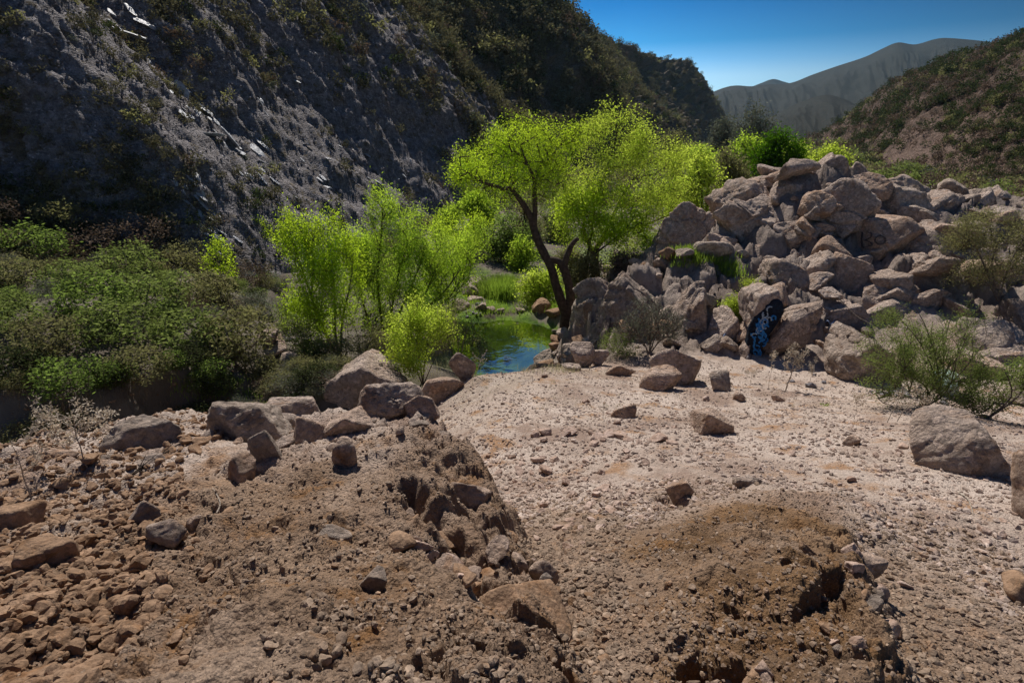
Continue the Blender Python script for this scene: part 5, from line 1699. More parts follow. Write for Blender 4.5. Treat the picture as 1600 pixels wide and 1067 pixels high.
# trees up the valley
VT = [
    ('valley_tree', 'soft green tree above the stream, left of the leaning tree trunk', 745, 300, 350, 36, 44, 'leaf_willow', 240, 0.20, 'tree'),
    ('valley_tree', 'bright green bushy tree at the bend of the stream', 748, 335, 392, 26, 38, 'leaf_bright', 200, 0.16, 'tree'),
    ('valley_tree', 'blue-green rounded tree behind the reeds', 795, 335, 405, 38, 36, 'leaf_green', 260, 0.16, 'tree'),
    ('valley_tree', 'thin olive tree between the leaning trunk and the bluish tree', 822, 300, 390, 26, 40, 'leaf_olive', 160, 0.16, 'tree'),
    ('valley_shrub', 'pale green loose shrub on the bank under the leaning tree', 845, 408, 478, 34, 26.5, 'leaf_yellow', 220, 0.12, 'shrub'),
    ('valley_shrub', 'grey-green shrub to the right of the leaning trunk', 915, 400, 470, 30, 23.0, 'leaf_olive', 200, 0.11, 'shrub'),
    ('valley_shrub', 'brown thicket at the foot of the tallest tree', 985, 395, 436, 48, 23.5, 'leaf_brown', 240, 0.10, 'shrub'),
    ('valley_shrub', 'reddish bare thicket beside the stream', 722, 360, 410, 18, 36, 'leaf_brown', 90, 0.14, 'shrub'),
    ('valley_tree', 'airy olive tree with bare limbs behind the rock slope', 1095, 238, 340, 38, 36, 'leaf_yellow', 230, 0.17, 'tree'),
    ('valley_tree', 'lower lime tree left of the airy olive one', 1060, 270, 350, 24, 40, 'leaf_willow', 130, 0.18, 'tree'),
    ('valley_tree', 'grey-green tree on the skyline of the rock slope', 1140, 230, 310, 30, 44, 'leaf_olive', 170, 0.20, 'tree'),
    ('valley_shrub', 'olive shrub in the gap between the biggest willow and the leaning tree', 775, 372, 420, 26, 42, 'leaf_scrub', 150, 0.15, 'shrub'),
    ('valley_shrub', 'lime shrub seen past the left side of the dark trunk', 815, 372, 425, 24, 34, 'leaf_willow', 150, 0.13, 'shrub'),
    ('valley_tree', 'olive-green tree seen between the dark trunk and the tallest tree', 868, 300, 395, 30, 46, 'leaf_scrub', 200, 0.18, 'tree'),
    ('valley_tree', 'pale lime tree behind the rounded lime willow', 700, 318, 372, 26, 50, 'leaf_willow', 130, 0.2, 'tree'),
    ('valley_shrub', 'brown-green shrub under the tallest tree, left side', 885, 390, 432, 26, 30, 'leaf_olive', 150, 0.12, 'shrub'),
    ('evergreen_tree', 'dense deep green round tree behind the rock summit', 1218, 204, 276, 40, 40, 'leaf_deep', 420, 0.16, 'tree'),
    ('valley_tree', 'yellow-green tree just right of the dense round one, behind the summit', 1295, 230, 270, 34, 60, 'leaf_yellow', 150, 0.26, 'tree'),
    ('valley_tree', 'pale green tree left of the dense round one', 1165, 214, 262, 34, 70, 'leaf_willow', 130, 0.3, 'tree'),
    ('valley_tree', 'hazy grey bare tree standing tallest in the gap of the valley', 1178, 168, 240, 34, 110, 'leaf_sage', 230, 0.42, 'tree'),
    ('valley_tree', 'hazy olive tree left of the grey bare one', 1130, 185, 245, 26, 120, 'leaf_sage', 190, 0.45, 'tree'),  # olive leaves paled to grey: distance haze put into the leaf colour
    ('valley_tree', 'far lime tree at the mouth of the side canyon', 1095, 228, 268, 24, 85, 'leaf_willow', 110, 0.32, 'tree'),
    ('valley_tree', 'far olive tree behind the crown of the tallest tree', 1050, 205, 262, 28, 95, 'leaf_olive', 110, 0.35, 'tree'),
    ('valley_tree', 'low yellow-green tree far behind the flat scrub', 1245, 222, 256, 24, 95, 'leaf_yellow', 90, 0.35, 'tree'),
]
for k, (nm, lab, px, top, bot, w, Y, lm, nt_, lf, cat) in enumerate(VT):
    b = on_ground(px, Y)
    h = bot - top
    rg = np.random.default_rng(300 + k)
    base_py = pix(b)[1]
    k_ = (Y * CP) / FPX
    r_ = max(0.03, 0.0035 * Y)
    stems = [[(px + rg.normal() * 2, base_py * 0.5 + (top + h * .7) * 0.5), (px + rg.normal() * 4, top + h * .5), (px + rg.normal() * 5, top + h * .2)],
             [(px - w * .3, top + h * .6), (px - w * .6, top + h * .4)], [(px + w * .25, top + h * .65), (px + w * .6, top + h * .35)]]
    bl_ = [(px, top + h * .5, w * .6, h * .5, Y), (px - w * .5, top + h * .6, w * .5, h * .38, Y), (px + w * .5, top + h * .58, w * .5, h * .4, Y),
           (px + rg.normal() * w * .2, top + h * .3, w * .45, h * .3, Y), (px, top + h * .8, w * .7, h * .2, Y)]
    bush_tree(nm, lab, b, stems, bl_, nt_, (lf, lf * 0.5), lm, Y, r=r_, n_per=24 if lm != 'leaf_sage' else 18, spread=lf * 1.6, seed=310 + k, r0=0.0004 * Y if lm == 'leaf_sage' else 0.0004 * Y,
              seg=0.02 * Y, cat=cat, bark='bark_pale' if lm == 'leaf_sage' else 'bark', up=0.8,
              **({'gap': -0.3, 'hollow': 0.3} if lm == 'leaf_deep' else {'gap': -0.12}))

# bushes around the rocks
b = on_ground(1018, 15.0)
bush_tree('bare_bush', 'bare grey bush of fine twigs in front of the wide rock face', b,
          [[(1015, 530), (1000, 490)], [(1022, 530), (1035, 480)], [(1005, 535), (975, 505)], [(1025, 540), (1055, 500)], [(1018, 520), (1018, 470)]],
          [(1018, 500, 42, 40, 15.0), (985, 515, 26, 26, 15), (1050, 510, 22, 28, 15)],
          900, (0.05, 0.014), 'leaf_sage', 15.0, r=0.028, n_per=6, spread=0.07, seed=41, r0=0.0075, seg=0.16, bark='bark_pale', cat='shrub', up=0.6, gap=-0.4, hollow=0.4)
b = on_ground(968, 15.2)
bush_tree('sage_shrub', 'low olive-green shrub at the left foot of the bare grey bush', b, [[(968, 545), (962, 530)]],
          [(965, 535, 26, 20, 15.2), (985, 548, 20, 12, 15.0)], 120, (0.05, 0.02), 'leaf_scrub', 15.2, r=0.012, n_per=18, spread=0.08, seed=42, r0=0.003, seg=0.15,
          bark='twig', cat='shrub', up=0.6)
b = on_ground(1157, 17.0)
bush_tree('sage_shrub', 'rounded yellowish shrub growing on top of the ledge', b, [[(1155, 480), (1150, 465)]],
          [(1152, 462, 30, 18, 16.6), (1172, 450, 20, 14, 17.2), (1150, 480, 22, 14, 16.4)], 240, (0.05, 0.022), 'leaf_yellow', 17.0, r=0.015, n_per=22, spread=0.08, seed=43,
          r0=0.003, seg=0.15, bark='twig', cat='shrub', up=0.6, gap=-0.3)
YR = 9.8
b = on_ground(1465, YR)
bush_tree('wispy_bush', 'large wispy green bush with long arching twigs at the right of the terrace', b,
          [[(1460, 600), (1440, 540), (1400, 490)], [(1470, 600), (1475, 540), (1490, 480)], [(1450, 610), (1400, 570), (1360, 545)], [(1475, 610), (1520, 560), (1540, 530)],
           [(1465, 590), (1450, 520), (1430, 480)], [(1450, 620), (1410, 610), (1370, 610)], [(1480, 610), (1500, 540), (1520, 500)]],
          [(1435, 545, 85, 60, YR, 1.0), (1470, 590, 80, 50, YR, 1.0), (1400, 590, 56, 44, YR - .2), (1400, 500, 34, 26, YR), (1510, 500, 30, 26, YR + .2),
           (1530, 580, 36, 36, YR)],
          1500, (0.045, 0.011), 'leaf_scrub', YR, r=0.02, n_per=20, spread=0.06, seed=44, r0=0.0035, seg=0.18, bark='twig', cat='shrub', up=0.8, gap=0.02, gs=3.2, up_l=0.7,
          droop=0, hollow=0.12)
b = on_ground(1580, 9.0)
bush_tree('wispy_bush', 'dark green bush cut off by the right edge behind the smooth boulder', b,
          [[(1580, 620), (1570, 580)], [(1590, 620), (1610, 580)]],
          [(1570, 615, 40, 34, 9.2), (1610, 600, 40, 44, 9.0), (1530, 625, 30, 24, 9.2)],
          360, (0.05, 0.014), 'leaf_scrub', 9.0, r=0.02, n_per=24, spread=0.07, seed=45, r0=0.0028, seg=0.18, bark='twig', cat='shrub', up=0.8, gap=-0.15, gs=2.0)
YO = 15.6
b = P(1560, 470, YO)
bush_tree('overhanging_bush', 'dark brown-green bush hanging over the huge square boulder', b,
          [[(1540, 420), (1520, 380), (1490, 360)], [(1550, 410), (1570, 360)], [(1540, 440), (1500, 430)], [(1575, 420), (1600, 370)]],
          [(1515, 375, 46, 40, YO), (1560, 400, 46, 50, YO), (1600, 380, 40, 50, YO), (1500, 420, 30, 30, YO), (1540, 345, 40, 20, YO + .5)],
          1100, (0.06, 0.02), 'leaf_olive', YO, r=0.03, n_per=14, spread=0.10, seed=46, r0=0.004, seg=0.25, bark='twig', cat='shrub', up=0.6, gap=-0.02, gs=1.6, hollow=0.3)
# ------------------------------------------------------------------ shrub forms, shared by their copies
def shrub_geo(seed, n_t, n_per, L, wd, spread=0.09, shape=(0.55, 0.55, 0.5), stems=5, r0=0.006, up_l=0.3, low=0.12):
    g = np.random.default_rng(seed)
    d = g.normal(size=(n_t * 3, 3))
    d /= np.linalg.norm(d, axis=1, keepdims=True)
    rad = g.uniform(0.45, 1, len(d)) ** 0.6 * (1 + 0.35 * noise(d * 1.7, 1.0, seed))
    p = d * rad[:, None] * np.array(shape) + np.array([0, 0, shape[2] * 0.95])
    p = p[(p[:, 2] > low) & (noise(p, 3.0, seed + 2) > -0.15)][:n_t]
    sk = [np.array([0, 0, -0.05])] + [np.array([g.normal() * 0.08, g.normal() * 0.08, 0.12]) for _ in range(stems)]
    A, Bp, ra, rb_, nodes, tips = grow(sk, [0.03] * len(sk), p, g, up=0.5, seg=0.16, r0=r0)
    S = Geo()
    V, Q = tubes(A, Bp, ra, rb_, 4)
    S.add(V, Q)
    V, Q = leaves(nodes[tips], g, n_per, spread, L, wd, 0, up_l)
    H = Geo()
    H.add(V, Q)
    return S, H


def plant_at(loc, rz, s, forms, label, cat, group, name, parts=True):
    st, fo = forms
    if parts:
        e = bpy.data.objects.new(name, None)
        e.empty_display_size = 0.2
        col.objects.link(e)
        e.location, e.rotation_euler = tuple(float(a) for a in loc), (0, 0, rz)
        e.scale = tuple(float(a) for a in s)
        link('stems', st, e)
        link('foliage', fo, e)
        return tag(e, label, cat, group)
    return tag(link(name, fo, loc=loc, rot=(0, 0, rz), scale=s), label, cat, group)


NEARF = {}
for k, (mt, tw) in enumerate([('leaf_scrub', 'twig'), ('leaf_green', 'twig'), ('leaf_olive', 'twig'), ('leaf_sage', 'bark_pale'), ('leaf_brown', 'twig'), ('leaf_dark', 'bark')]):
    NEARF[mt] = []
    for q in range(3):
        S, H = shrub_geo(500 + k * 10 + q, 130, 14 if mt not in ('leaf_brown',) else 8, 0.078, 0.036 if mt != 'leaf_sage' else 0.014)
        NEARF[mt].append((S.mesh('stem_form', MAT[tw]), H.mesh('foliage_form', MAT[mt])))

# the brush on the left bench: (px, py of the foot, width px, kind, label)
BENCH = [
    (60, 400, 95, 'leaf_green', 'dark green bush at the left edge, highest on the bench'),
    (150, 398, 80, 'leaf_brown', 'dry brown bush right of the highest green one'),
    (232, 392, 80, 'leaf_brown', 'grey-brown bush in front of the shaded hollow'),
    (25, 450, 80, 'leaf_olive', 'olive bush at the left edge below the highest green one'),
    (110, 452, 90, 'leaf_scrub', 'mid green bush near the left edge of the bench'),
    (205, 440, 90, 'leaf_scrub', 'spreading green bush below the grey-brown one'),
    (290, 425, 70, 'leaf_olive', 'olive bush at the foot of the rock rib'),
    (150, 500, 110, 'leaf_green', 'leafy bright green bush in the middle of the left brush'),
    (30, 520, 90, 'leaf_scrub', 'green bush at the left edge, middle of the bench'),
    (245, 490, 100, 'leaf_scrub', 'broad green bush in the centre of the bench'),
    (325, 480, 90, 'leaf_olive', 'tall olive bush near the hill foot'),
    (390, 495, 70, 'leaf_sage', 'grey sage bush beside the dry wash'),
    (70, 560, 100, 'leaf_olive', 'brownish olive bush low on the left'),
    (190, 545, 110, 'leaf_scrub', 'round green bush above the shaded bank'),
    (290, 545, 110, 'leaf_scrub', 'large yellow-green bush in the front row'),
    (370, 560, 110, 'leaf_olive', 'biggest olive bush at the right end of the front row'),
    (330, 590, 60, 'leaf_green', 'small bright green bush at the front of the olive one'),
    (20, 600, 90, 'leaf_dark', 'dark bush on the brink at the left edge'),
    (110, 610, 100, 'leaf_green', 'light green bush on the brink of the shaded bank'),
    (180, 602, 60, 'leaf_green', 'small vivid green bush hanging on the brink'),
    (225, 600, 80, 'leaf_olive', 'olive bush on the brink, left of the large yellow-green one'),
    (410, 590, 60, 'leaf_olive', 'drooping olive bush at the end of the shaded bank'),
    (395, 450, 55, 'leaf_brown', 'brown thicket on the gravel bar'),
    (430, 460, 50, 'leaf_sage', 'pale thicket on the gravel bar near the willows'),
    (420, 505, 55, 'leaf_sage', 'silvery bush left of the leftmost willow'),
    (455, 515, 44, 'leaf_scrub', 'small green bush left of the leftmost willow'),
    (100, 350, 70, 'leaf_olive', 'olive bush on the lower slope above the bench'),
    (10, 350, 70, 'leaf_brown', 'brown bush on the lower slope at the left edge'),
    (350, 615, 50, 'leaf_scrub', 'low green shrub in the wash behind the layered boulder'),
    (310, 622, 44, 'leaf_scrub', 'yellow-green shrub in the wash behind the wedge boulder'),
    (480, 605, 44, 'leaf_sage', 'grey grass-like shrub left of the pointed boulder'),
    (455, 590, 44, 'leaf_sage', 'pale shrub in the wash, right of the drooping olive bush'),
    (505, 560, 50, 'leaf_brown', 'dark brown thicket under the leftmost willow'),
    (640, 530, 50, 'leaf_brown', 'shaded brown thicket in the middle of the willows'),
    (590, 520, 60, 'leaf_dark', 'dark undergrowth at the base of the biggest willow'),
    (770, 455, 56, 'leaf_green', 'green shrub behind the reeds by the stream'),
    (1350, 270, 40, 'leaf_dark', 'dark round bush on the flat behind the hill shoulder'),
    (1410, 285, 44, 'leaf_scrub', 'olive-green bush on the flat right of the dark round one'),
    (1330, 262, 30, 'leaf_scrub', 'small green bush on the flat left of the dark round one'),
    (900, 470, 40, 'leaf_olive', 'olive shrub in the shade right of the leaning trunk'),
]


def surf_hit(px, py, S, Y0=8, Y1=400):
    """first meeting of a sight line with the ground or with a hill net"""
    h0 = hit(px, py, Y0, Y1)
    return h0


LHV = LH[0].reshape(-1, 3)
_lx, _ly, _lf = pix(LHV)
_vis = _lf > 3


def lh_hit(px, py):
    d = (_lx - px) ** 2 + (_ly - py) ** 2
    d[~_vis] = 1e12
    k = np.argsort(d)[:12]
    j = k[np.argmin(LHV[k, 1])]
    return LHV[j]


for k, (px, py, w, mt, lab) in enumerate(BENCH):
    p = hit(px, py, 8, 400)
    if px < 500:
        q = lh_hit(px, py)
        if q[1] < p[1]:
            p = q.copy()
    p = np.array(p)
    if not (px < 500 and p is not None and abs(p[1] - lh_hit(px, py)[1]) < 1e-6):
        p[2] = float(Hground(np.array([p[0]]), np.array([p[1]]))[0])
    kk = (p[1] * CP - (p[2] - CZ) * SP) / FPX
    s = w * kk / 1.1
    rz = random.uniform(0, 6.28)
    plant_at(p - np.array([0, 0, 0.03]), rz, (s, s, s * random.uniform(0.6, 0.85)), NEARF[mt][k % 3], lab, 'shrub', None, 'shrub')

# more brush between them: nothing tells these apart
random.seed(99)
c = 0
while c < 170:
    x, y = random.uniform(-27, -6), random.uniform(9.5, 30)
    if float(poly_sd(np.array([x]), np.array([y]), B_POLY)[0]) < 0.2:
        continue
    z = float(Hground(np.array([x]), np.array([y]))[0])
    px, py, f = pix([x, y, z])
    if not (-60 < px < 470):
        continue
    mt = random.choice(['leaf_scrub', 'leaf_scrub', 'leaf_olive', 'leaf_olive', 'leaf_brown', 'leaf_sage', 'leaf_dark', 'leaf_green'])
    s = random.uniform(0.4, 0.9)
    col_ = {'leaf_scrub': 'green', 'leaf_olive': 'olive', 'leaf_brown': 'dry brown', 'leaf_sage': 'grey', 'leaf_dark': 'dark', 'leaf_green': 'bright green'}[mt]
    plant_at((x, y, z - 0.03), random.uniform(0, 6.28), (s, s, s * 0.75), random.choice(NEARF[mt]),
             'small %s bush filling the brush on the left bench' % col_, 'shrub', 'small %s bushes of the left bench' % col_, 'shrub')
    c += 1

random.seed(123)
c = 0
while c < 120:
    x, y = random.uniform(-18, -4.0), random.uniform(7.8, 16)
    sd = float(poly_sd(np.array([x]), np.array([y]), B_POLY)[0])
    if not -2.3 < sd < 0.2:
        continue
    z = float(Hground(np.array([x]), np.array([y]))[0])
    s = random.uniform(0.35, 0.85)
    mt = random.choice(['leaf_brown', 'leaf_olive', 'leaf_olive', 'leaf_dark', 'leaf_sage'])
    col_ = {'leaf_olive': 'olive', 'leaf_brown': 'dry brown', 'leaf_sage': 'grey', 'leaf_dark': 'dark'}[mt]
    plant_at((x, y, z - 0.02), random.uniform(0, 6.28), (s, s, s * 0.8), random.choice(NEARF[mt]), 'low %s bush on the shaded face of the left bank' % col_, 'shrub',
             'low %s bushes on the shaded left bank' % col_, 'shrub')
    c += 1
# ------------------------------------------------------------------ shrubs on the hillsides
def far_form(seed, mt, n=26, npl=9):
    g = np.random.default_rng(seed)
    d = g.normal(size=(n, 3))
    d /= np.linalg.norm(d, axis=1, keepdims=True)
    p = d * g.uniform(0.5, 1, n)[:, None] * (0.5, 0.5, 0.42) + np.array([0, 0, 0.36])
    V, Q = leaves(p, g, npl, 0.10, 0.17, 0.09, 0, 0.2)
    return V, Q


FARV = [far_form(700 + k, None) for k in range(5)]
FARM = {mt: [make_mesh('shrub_form', V, [Q], MAT[mt]) for V, Q in FARV] for mt in ('leaf_hill', 'leaf_olive', 'leaf_dark', 'leaf_scrub', 'leaf_sage', 'leaf_brown')}


def hill_samples(S, attrs, n, seed, dens, vmin=0.0, jmax=None):
    g = np.random.default_rng(seed)
    nu, nv = S.shape[:2]
    du = np.linalg.norm(np.diff(S, axis=0), axis=-1)[:, :-1]
    dv = np.linalg.norm(np.diff(S, axis=1), axis=-1)[:-1]
    bare = attrs['bare'].reshape(nu, nv)[:-1, :-1]
    px, py, f = pix(S[:-1, :-1])
    inside = (f > 5) & (px > -60) & (px < 1660) & (py > -60) & (py < 700)
    fx, fy, _ = pix(S)
    ax, ay = np.diff(fx, axis=0)[:, :-1], np.diff(fy, axis=0)[:, :-1]
    bx, by = np.diff(fx, axis=1)[:-1], np.diff(fy, axis=1)[:-1]
    seen = np.abs(ax * by - ay * bx)                  # nearer slopes are planted more finely
    w = seen * dens(bare, S[:-1, :-1]) * inside
    w = w.ravel() / w.sum()
    idx = g.choice(len(w), n, p=w)
    i, j = idx // (nv - 1), idx % (nv - 1)
    a, b_ = g.uniform(0, 1, (2, n, 1))
    p = S[i, j] + (S[i + 1, j] - S[i, j]) * a + (S[i, j + 1] - S[i, j]) * b_
    return p, bare[i, j]


def merged(P_, s, mats, forms, g, name, label):
    """many small shrubs as one mesh per tone"""
    for mt, frac in mats:
        k = g.uniform(0, 1, len(P_)) < frac
        pts, ss = P_[k], s[k]
        P_, s = P_[~k], s[~k]
        Vs, Qs, off = [], [], 0
        for q, (V, Q) in enumerate(forms):
            sel = np.arange(len(pts)) % len(forms) == q
            pp, s_ = pts[sel], ss[sel]
            if not len(pp):
                continue
            a = g.uniform(0, 6.28, len(pp))
            ca, sa = np.cos(a)[:, None], np.sin(a)[:, None]
            X = (V[None, :, 0] * ca - V[None, :, 1] * sa) * s_[:, None] + pp[:, :1]
            Yv = (V[None, :, 0] * sa + V[None, :, 1] * ca) * s_[:, None] + pp[:, 1:2]
            Z = V[None, :, 2] * s_[:, None] + pp[:, 2:3]
            Vs.append(np.stack([X, Yv, Z], -1).reshape(-1, 3))
            Qs.append((Q[None] + (np.arange(len(pp)) * len(V))[:, None, None]).reshape(-1, 4) + off)
            off += len(pp) * len(V)
        if Vs:
            tag(link(name, make_mesh(name, np.concatenate(Vs), [np.concatenate(Qs)], MAT[mt])), label, None, None, 'stuff')


g = np.random.default_rng(41)
SL = LH[0]
ps, bb = hill_samples(SL, LH[2], 10500, 42, lambda b, S: np.clip(0.75 - b, 0.03, 1) * (0.15 + sstep(-0.15, 0.2, noise(S.reshape(-1, 3), 0.10, 7).reshape(b.shape))))
size = g.uniform(0.6, 2.0, len(ps)) * np.clip(ps[:, 1] / 58, 0.55, 2.6)
app = size / np.hypot(ps[:, 0], ps[:, 1])
order = np.argsort(-app)
random.seed(8)
for i in order[:300]:
    mt = random.choice(['leaf_hill', 'leaf_hill', 'leaf_hill', 'leaf_hill', 'leaf_dark', 'leaf_olive', 'leaf_sage', 'leaf_brown'])
    cl = {'leaf_scrub': 'green', 'leaf_hill': 'dull olive', 'leaf_olive': 'yellowish', 'leaf_brown': 'dry brown', 'leaf_sage': 'pale grey', 'leaf_dark': 'dark'}[mt]
    s = size[i] * 0.9
    plant_at(ps[i] - np.array([0, 0, 0.1 * s]), random.uniform(0, 6.28), (s, s, s * random.uniform(0.8, 1.1)), (None, random.choice(FARM[mt])),
             '%s bush on the steep slope of the left hillside' % cl, 'shrub', '%s bushes on the left hillside' % cl, 'hillside_shrub', parts=False)
rest = order[300:]
few = [(V[:len(V) // 2], Q[:len(Q) // 2]) for V, Q in FARV]
merged(ps[rest] - np.array([0, 0, 0.1]), size[rest] * 0.95, [('leaf_hill', 0.7), ('leaf_dark', 0.35), ('leaf_olive', 0.4), ('leaf_brown', 0.6), ('leaf_sage', 1.0)], few, g, 'hillside_scrub',
       'low scrub covering the upper left hillside')
ps, bb = hill_samples(RH[0], RH[2], 4200, 43, lambda b, S: np.clip(0.95 - b, 0.05, 1) * (0.2 + sstep(-0.15, 0.25, noise(S.reshape(-1, 3), 0.06, 8).reshape(b.shape))))
size = g.uniform(0.7, 2.4, len(ps)) * np.clip(ps[:, 1] / 120, 0.6, 1.8)
merged(ps - np.array([0, 0, 0.1]), size, [('leaf_dark', 0.6), ('leaf_brown', 0.8), ('leaf_olive', 1.0)], few, g, 'right_scrub', 'dark scrub dotted over the right hillside')

# scrub on the valley floor
xs = g.uniform(-30, 160, 26000)
ys = 30 * (420 / 30.0) ** (g.uniform(0, 1, 26000) ** 1.3)
hh = Hground(xs, ys, detail=False)
px, py, f = pix(np.stack([xs, ys, hh], -1))
ok = (px > 560) & (px < 1640) & (noise(xy3(xs, ys), 0.03, 12) > -0.25) & ~((ys < 60) & (np.abs(xs + 3) < 4))
xs, ys, hh = xs[ok][:5200], ys[ok][:5200], hh[ok][:5200]
pv = np.stack([xs, ys, hh], -1)
merged(pv, g.uniform(0.7, 2.0, len(pv)) * np.clip(ys / 60, 0.8, 2.6), [('leaf_olive', 0.35), ('leaf_brown', 0.4), ('leaf_scrub', 0.6), ('leaf_sage', 1.0)], few, g, 'valley_scrub',
       'brown and olive scrub across the valley floor')

# slate slabs on the left hill
SLV = []
for k in range(5):
    V, F = rock_shape(1300 + k, 3, (1, 0.55, 0.16), cuts=8, rough=0.03, lump=0.05, sharp=20)
    SLV.append(make_mesh('slab_form', V, F, MAT['slate'], False))
random.seed(31)
spots = []
for k in range(130):
    t = random.random()
    zone = random.choice([0, 0, 0, 1, 1, 2, 2, 2, 3, 4])
    if zone == 0:
        spots.append((290 + 150 * t + random.gauss(0, 16), 140 + 150 * t + random.gauss(0, 16), 0.8))
    elif zone == 1:
        spots.append((285 + 70 * t + random.gauss(0, 12), 260 + 110 * t + random.gauss(0, 14), 0.6))
    elif zone == 2:
        spots.append((400 + 330 * t, 190 + 130 * t + random.gauss(0, 35), 0.38))
    elif zone == 3:
        spots.append((150 + 85 * t + random.gauss(0, 14), 5 + 70 * t + random.gauss(0, 14), 1.6))
    else:
        spots.append((420 + 200 * t, 60 + 120 * t + random.gauss(0, 30), 0.3))
for px, py, s in spots:
    q = lh_hit(px, py)
    s = s * (0.25 + 0.75 * random.random() ** 2) * q[1] / 45
    tag(link('slate_slab', random.choice(SLV), loc=q + np.array([0, 0, 0.1 * s]), rot=(random.gauss(0, 0.2), R(38) + random.gauss(0, 0.25), random.gauss(-0.25, 0.35)),
             scale=(s * 1.3, s, s)), 'thin shiny slate slab lying on the left scree', 'rock slab', 'slate slabs on the left scree')

# loose scree (too much to count)
gs_ = np.random.default_rng(50)
ps, bb = hill_samples(SL, LH[2], 16000, 51, lambda b, S: np.clip(b - 0.22, 0.01, 1) ** 1.5 * (S[..., 1] < 120))
s = 0.03 * (6.0) ** (gs_.uniform(0, 1, len(ps)) ** 2.5) * np.clip(ps[:, 1] / 45, 0.6, 2)
tag(link('scree', tri_stones(ps[:, 0], ps[:, 1], ps[:, 2], s, gs_, 'scree', MAT['scree'], 1)), 'grey slate scree covering the left slope', None, None, 'stuff')

# ------------------------------------------------------------------ grass and reeds
def blades(P_, g, n_per, h, w, spread, lean=0.35):
    n = len(P_) * n_per
    c = np.repeat(P_, n_per, 0) + np.concatenate([g.normal(size=(n, 2)) * spread, np.zeros((n, 1))], 1)
    a = g.uniform(0, 6.28, n)
    l = (h * g.uniform(0.5, 1.2, n))[:, None]
    ln = np.stack([np.cos(a) * lean * g.uniform(0, 1, n), np.sin(a) * lean * g.uniform(0, 1, n), np.ones(n)], -1)
    b = g.uniform(0, 6.28, n)
    sd = np.stack([np.cos(b), np.sin(b), np.zeros(n)], -1) * w
    V = np.stack([c - sd, c + sd, c + ln * l * 0.6 + sd * 0.6, c + ln * l * (1, 1, 0.95), c + ln * l * 0.6 - sd * 0.6], 1)
    V[:, 3] += (ln * (1, 1, 0)) * l * 0.5
    i = (np.arange(n) * 5)[:, None]
    return V.reshape(-1, 3), i + np.array([0, 1, 2, 4]), i + np.array([4, 2, 3])


def grass(name, label, pts, g, n_per, h, w, spread, mt, kind='stuff', cat=None, lean=0.35):
    V, Q, T = blades(pts, g, n_per, h, w, spread, lean)
    return tag(link(name, make_mesh(name, V, [Q, T], MAT[mt])), label, cat, None, kind)


g = np.random.default_rng(60)


def gpts(n, px0, px1, py0, py1, ys, ye):
    out = []
    for k in range(n):
        h0 = hit(g.uniform(px0, px1), g.uniform(py0, py1), ys, ye, 160)
        out.append(h0)
    o = np.array(out)
    o[:, 2] = Hground(o[:, 0], o[:, 1]) - 0.01
    return o


grass('dry_grass', 'dry yellow grass along the brink above the pool', gpts(140, 715, 900, 566, 582, 10, 16), g, 14, 0.17, 0.004, 0.10, 'grass_dry')
grass('dry_grass', 'thin dry grass scattered on the far part of the terrace', gpts(130, 720, 1240, 574, 640, 8, 15.5), g, 6, 0.09, 0.003, 0.08, 'grass_dry')
grass('green_grass', 'green grass at the waterside around the pool', gpts(260, 722, 900, 440, 492, 24, 45), g, 22, 0.20, 0.012, 0.25, 'grass_green')
grass('green_grass', 'bright green grass on the shelf above the ledge', gpts(150, 1048, 1150, 424, 446, 15, 24), g, 30, 0.22, 0.010, 0.16, 'grass_green')
grass('green_grass', 'low green herbs in the wash behind the rim boulders', gpts(120, 270, 500, 590, 625, 9, 20), g, 16, 0.16, 0.007, 0.15, 'grass_green')
grass('dry_grass', 'dry grass and litter on the shaded left bank', gpts(160, 0, 420, 590, 650, 8, 16), g, 14, 0.2, 0.005, 0.15, 'leaf_brown')
grass('dry_grass', 'dry grass between the willows and the wash', gpts(160, 430, 700, 540, 590, 12, 22), g, 14, 0.22, 0.006, 0.15, 'grass_dry')
rp = gpts(16, 764, 796, 455, 464, 25, 40)
grass('reeds', 'clump of bright green reeds by the stream above the pool', rp, g, 200, 1.0, 0.014, 0.28, 'grass_green', None, 'reeds', 0.5)
rp = gpts(4, 972, 984, 512, 520, 12, 24)
grass('bright_weed', 'tiny vivid green weed left of the bare grey bush', rp, g, 60, 0.28, 0.012, 0.08, 'grass_green', None, 'plant', 0.6)
rp = gpts(1, 1286, 1290, 633, 636, 5, 14)
grass('bright_weed', 'tiny green weed alone on the upper right of the gravel', rp, g, 50, 0.06, 0.008, 0.05, 'grass_green', None, 'plant', 0.9)

# ------------------------------------------------------------------ dry stalks
MAT['seed'] = leaf_mat('seed', (0.45, 0.37, 0.27), (0.70, 0.60, 0.48), (0.5, 0.42, 0.3), 0.3)


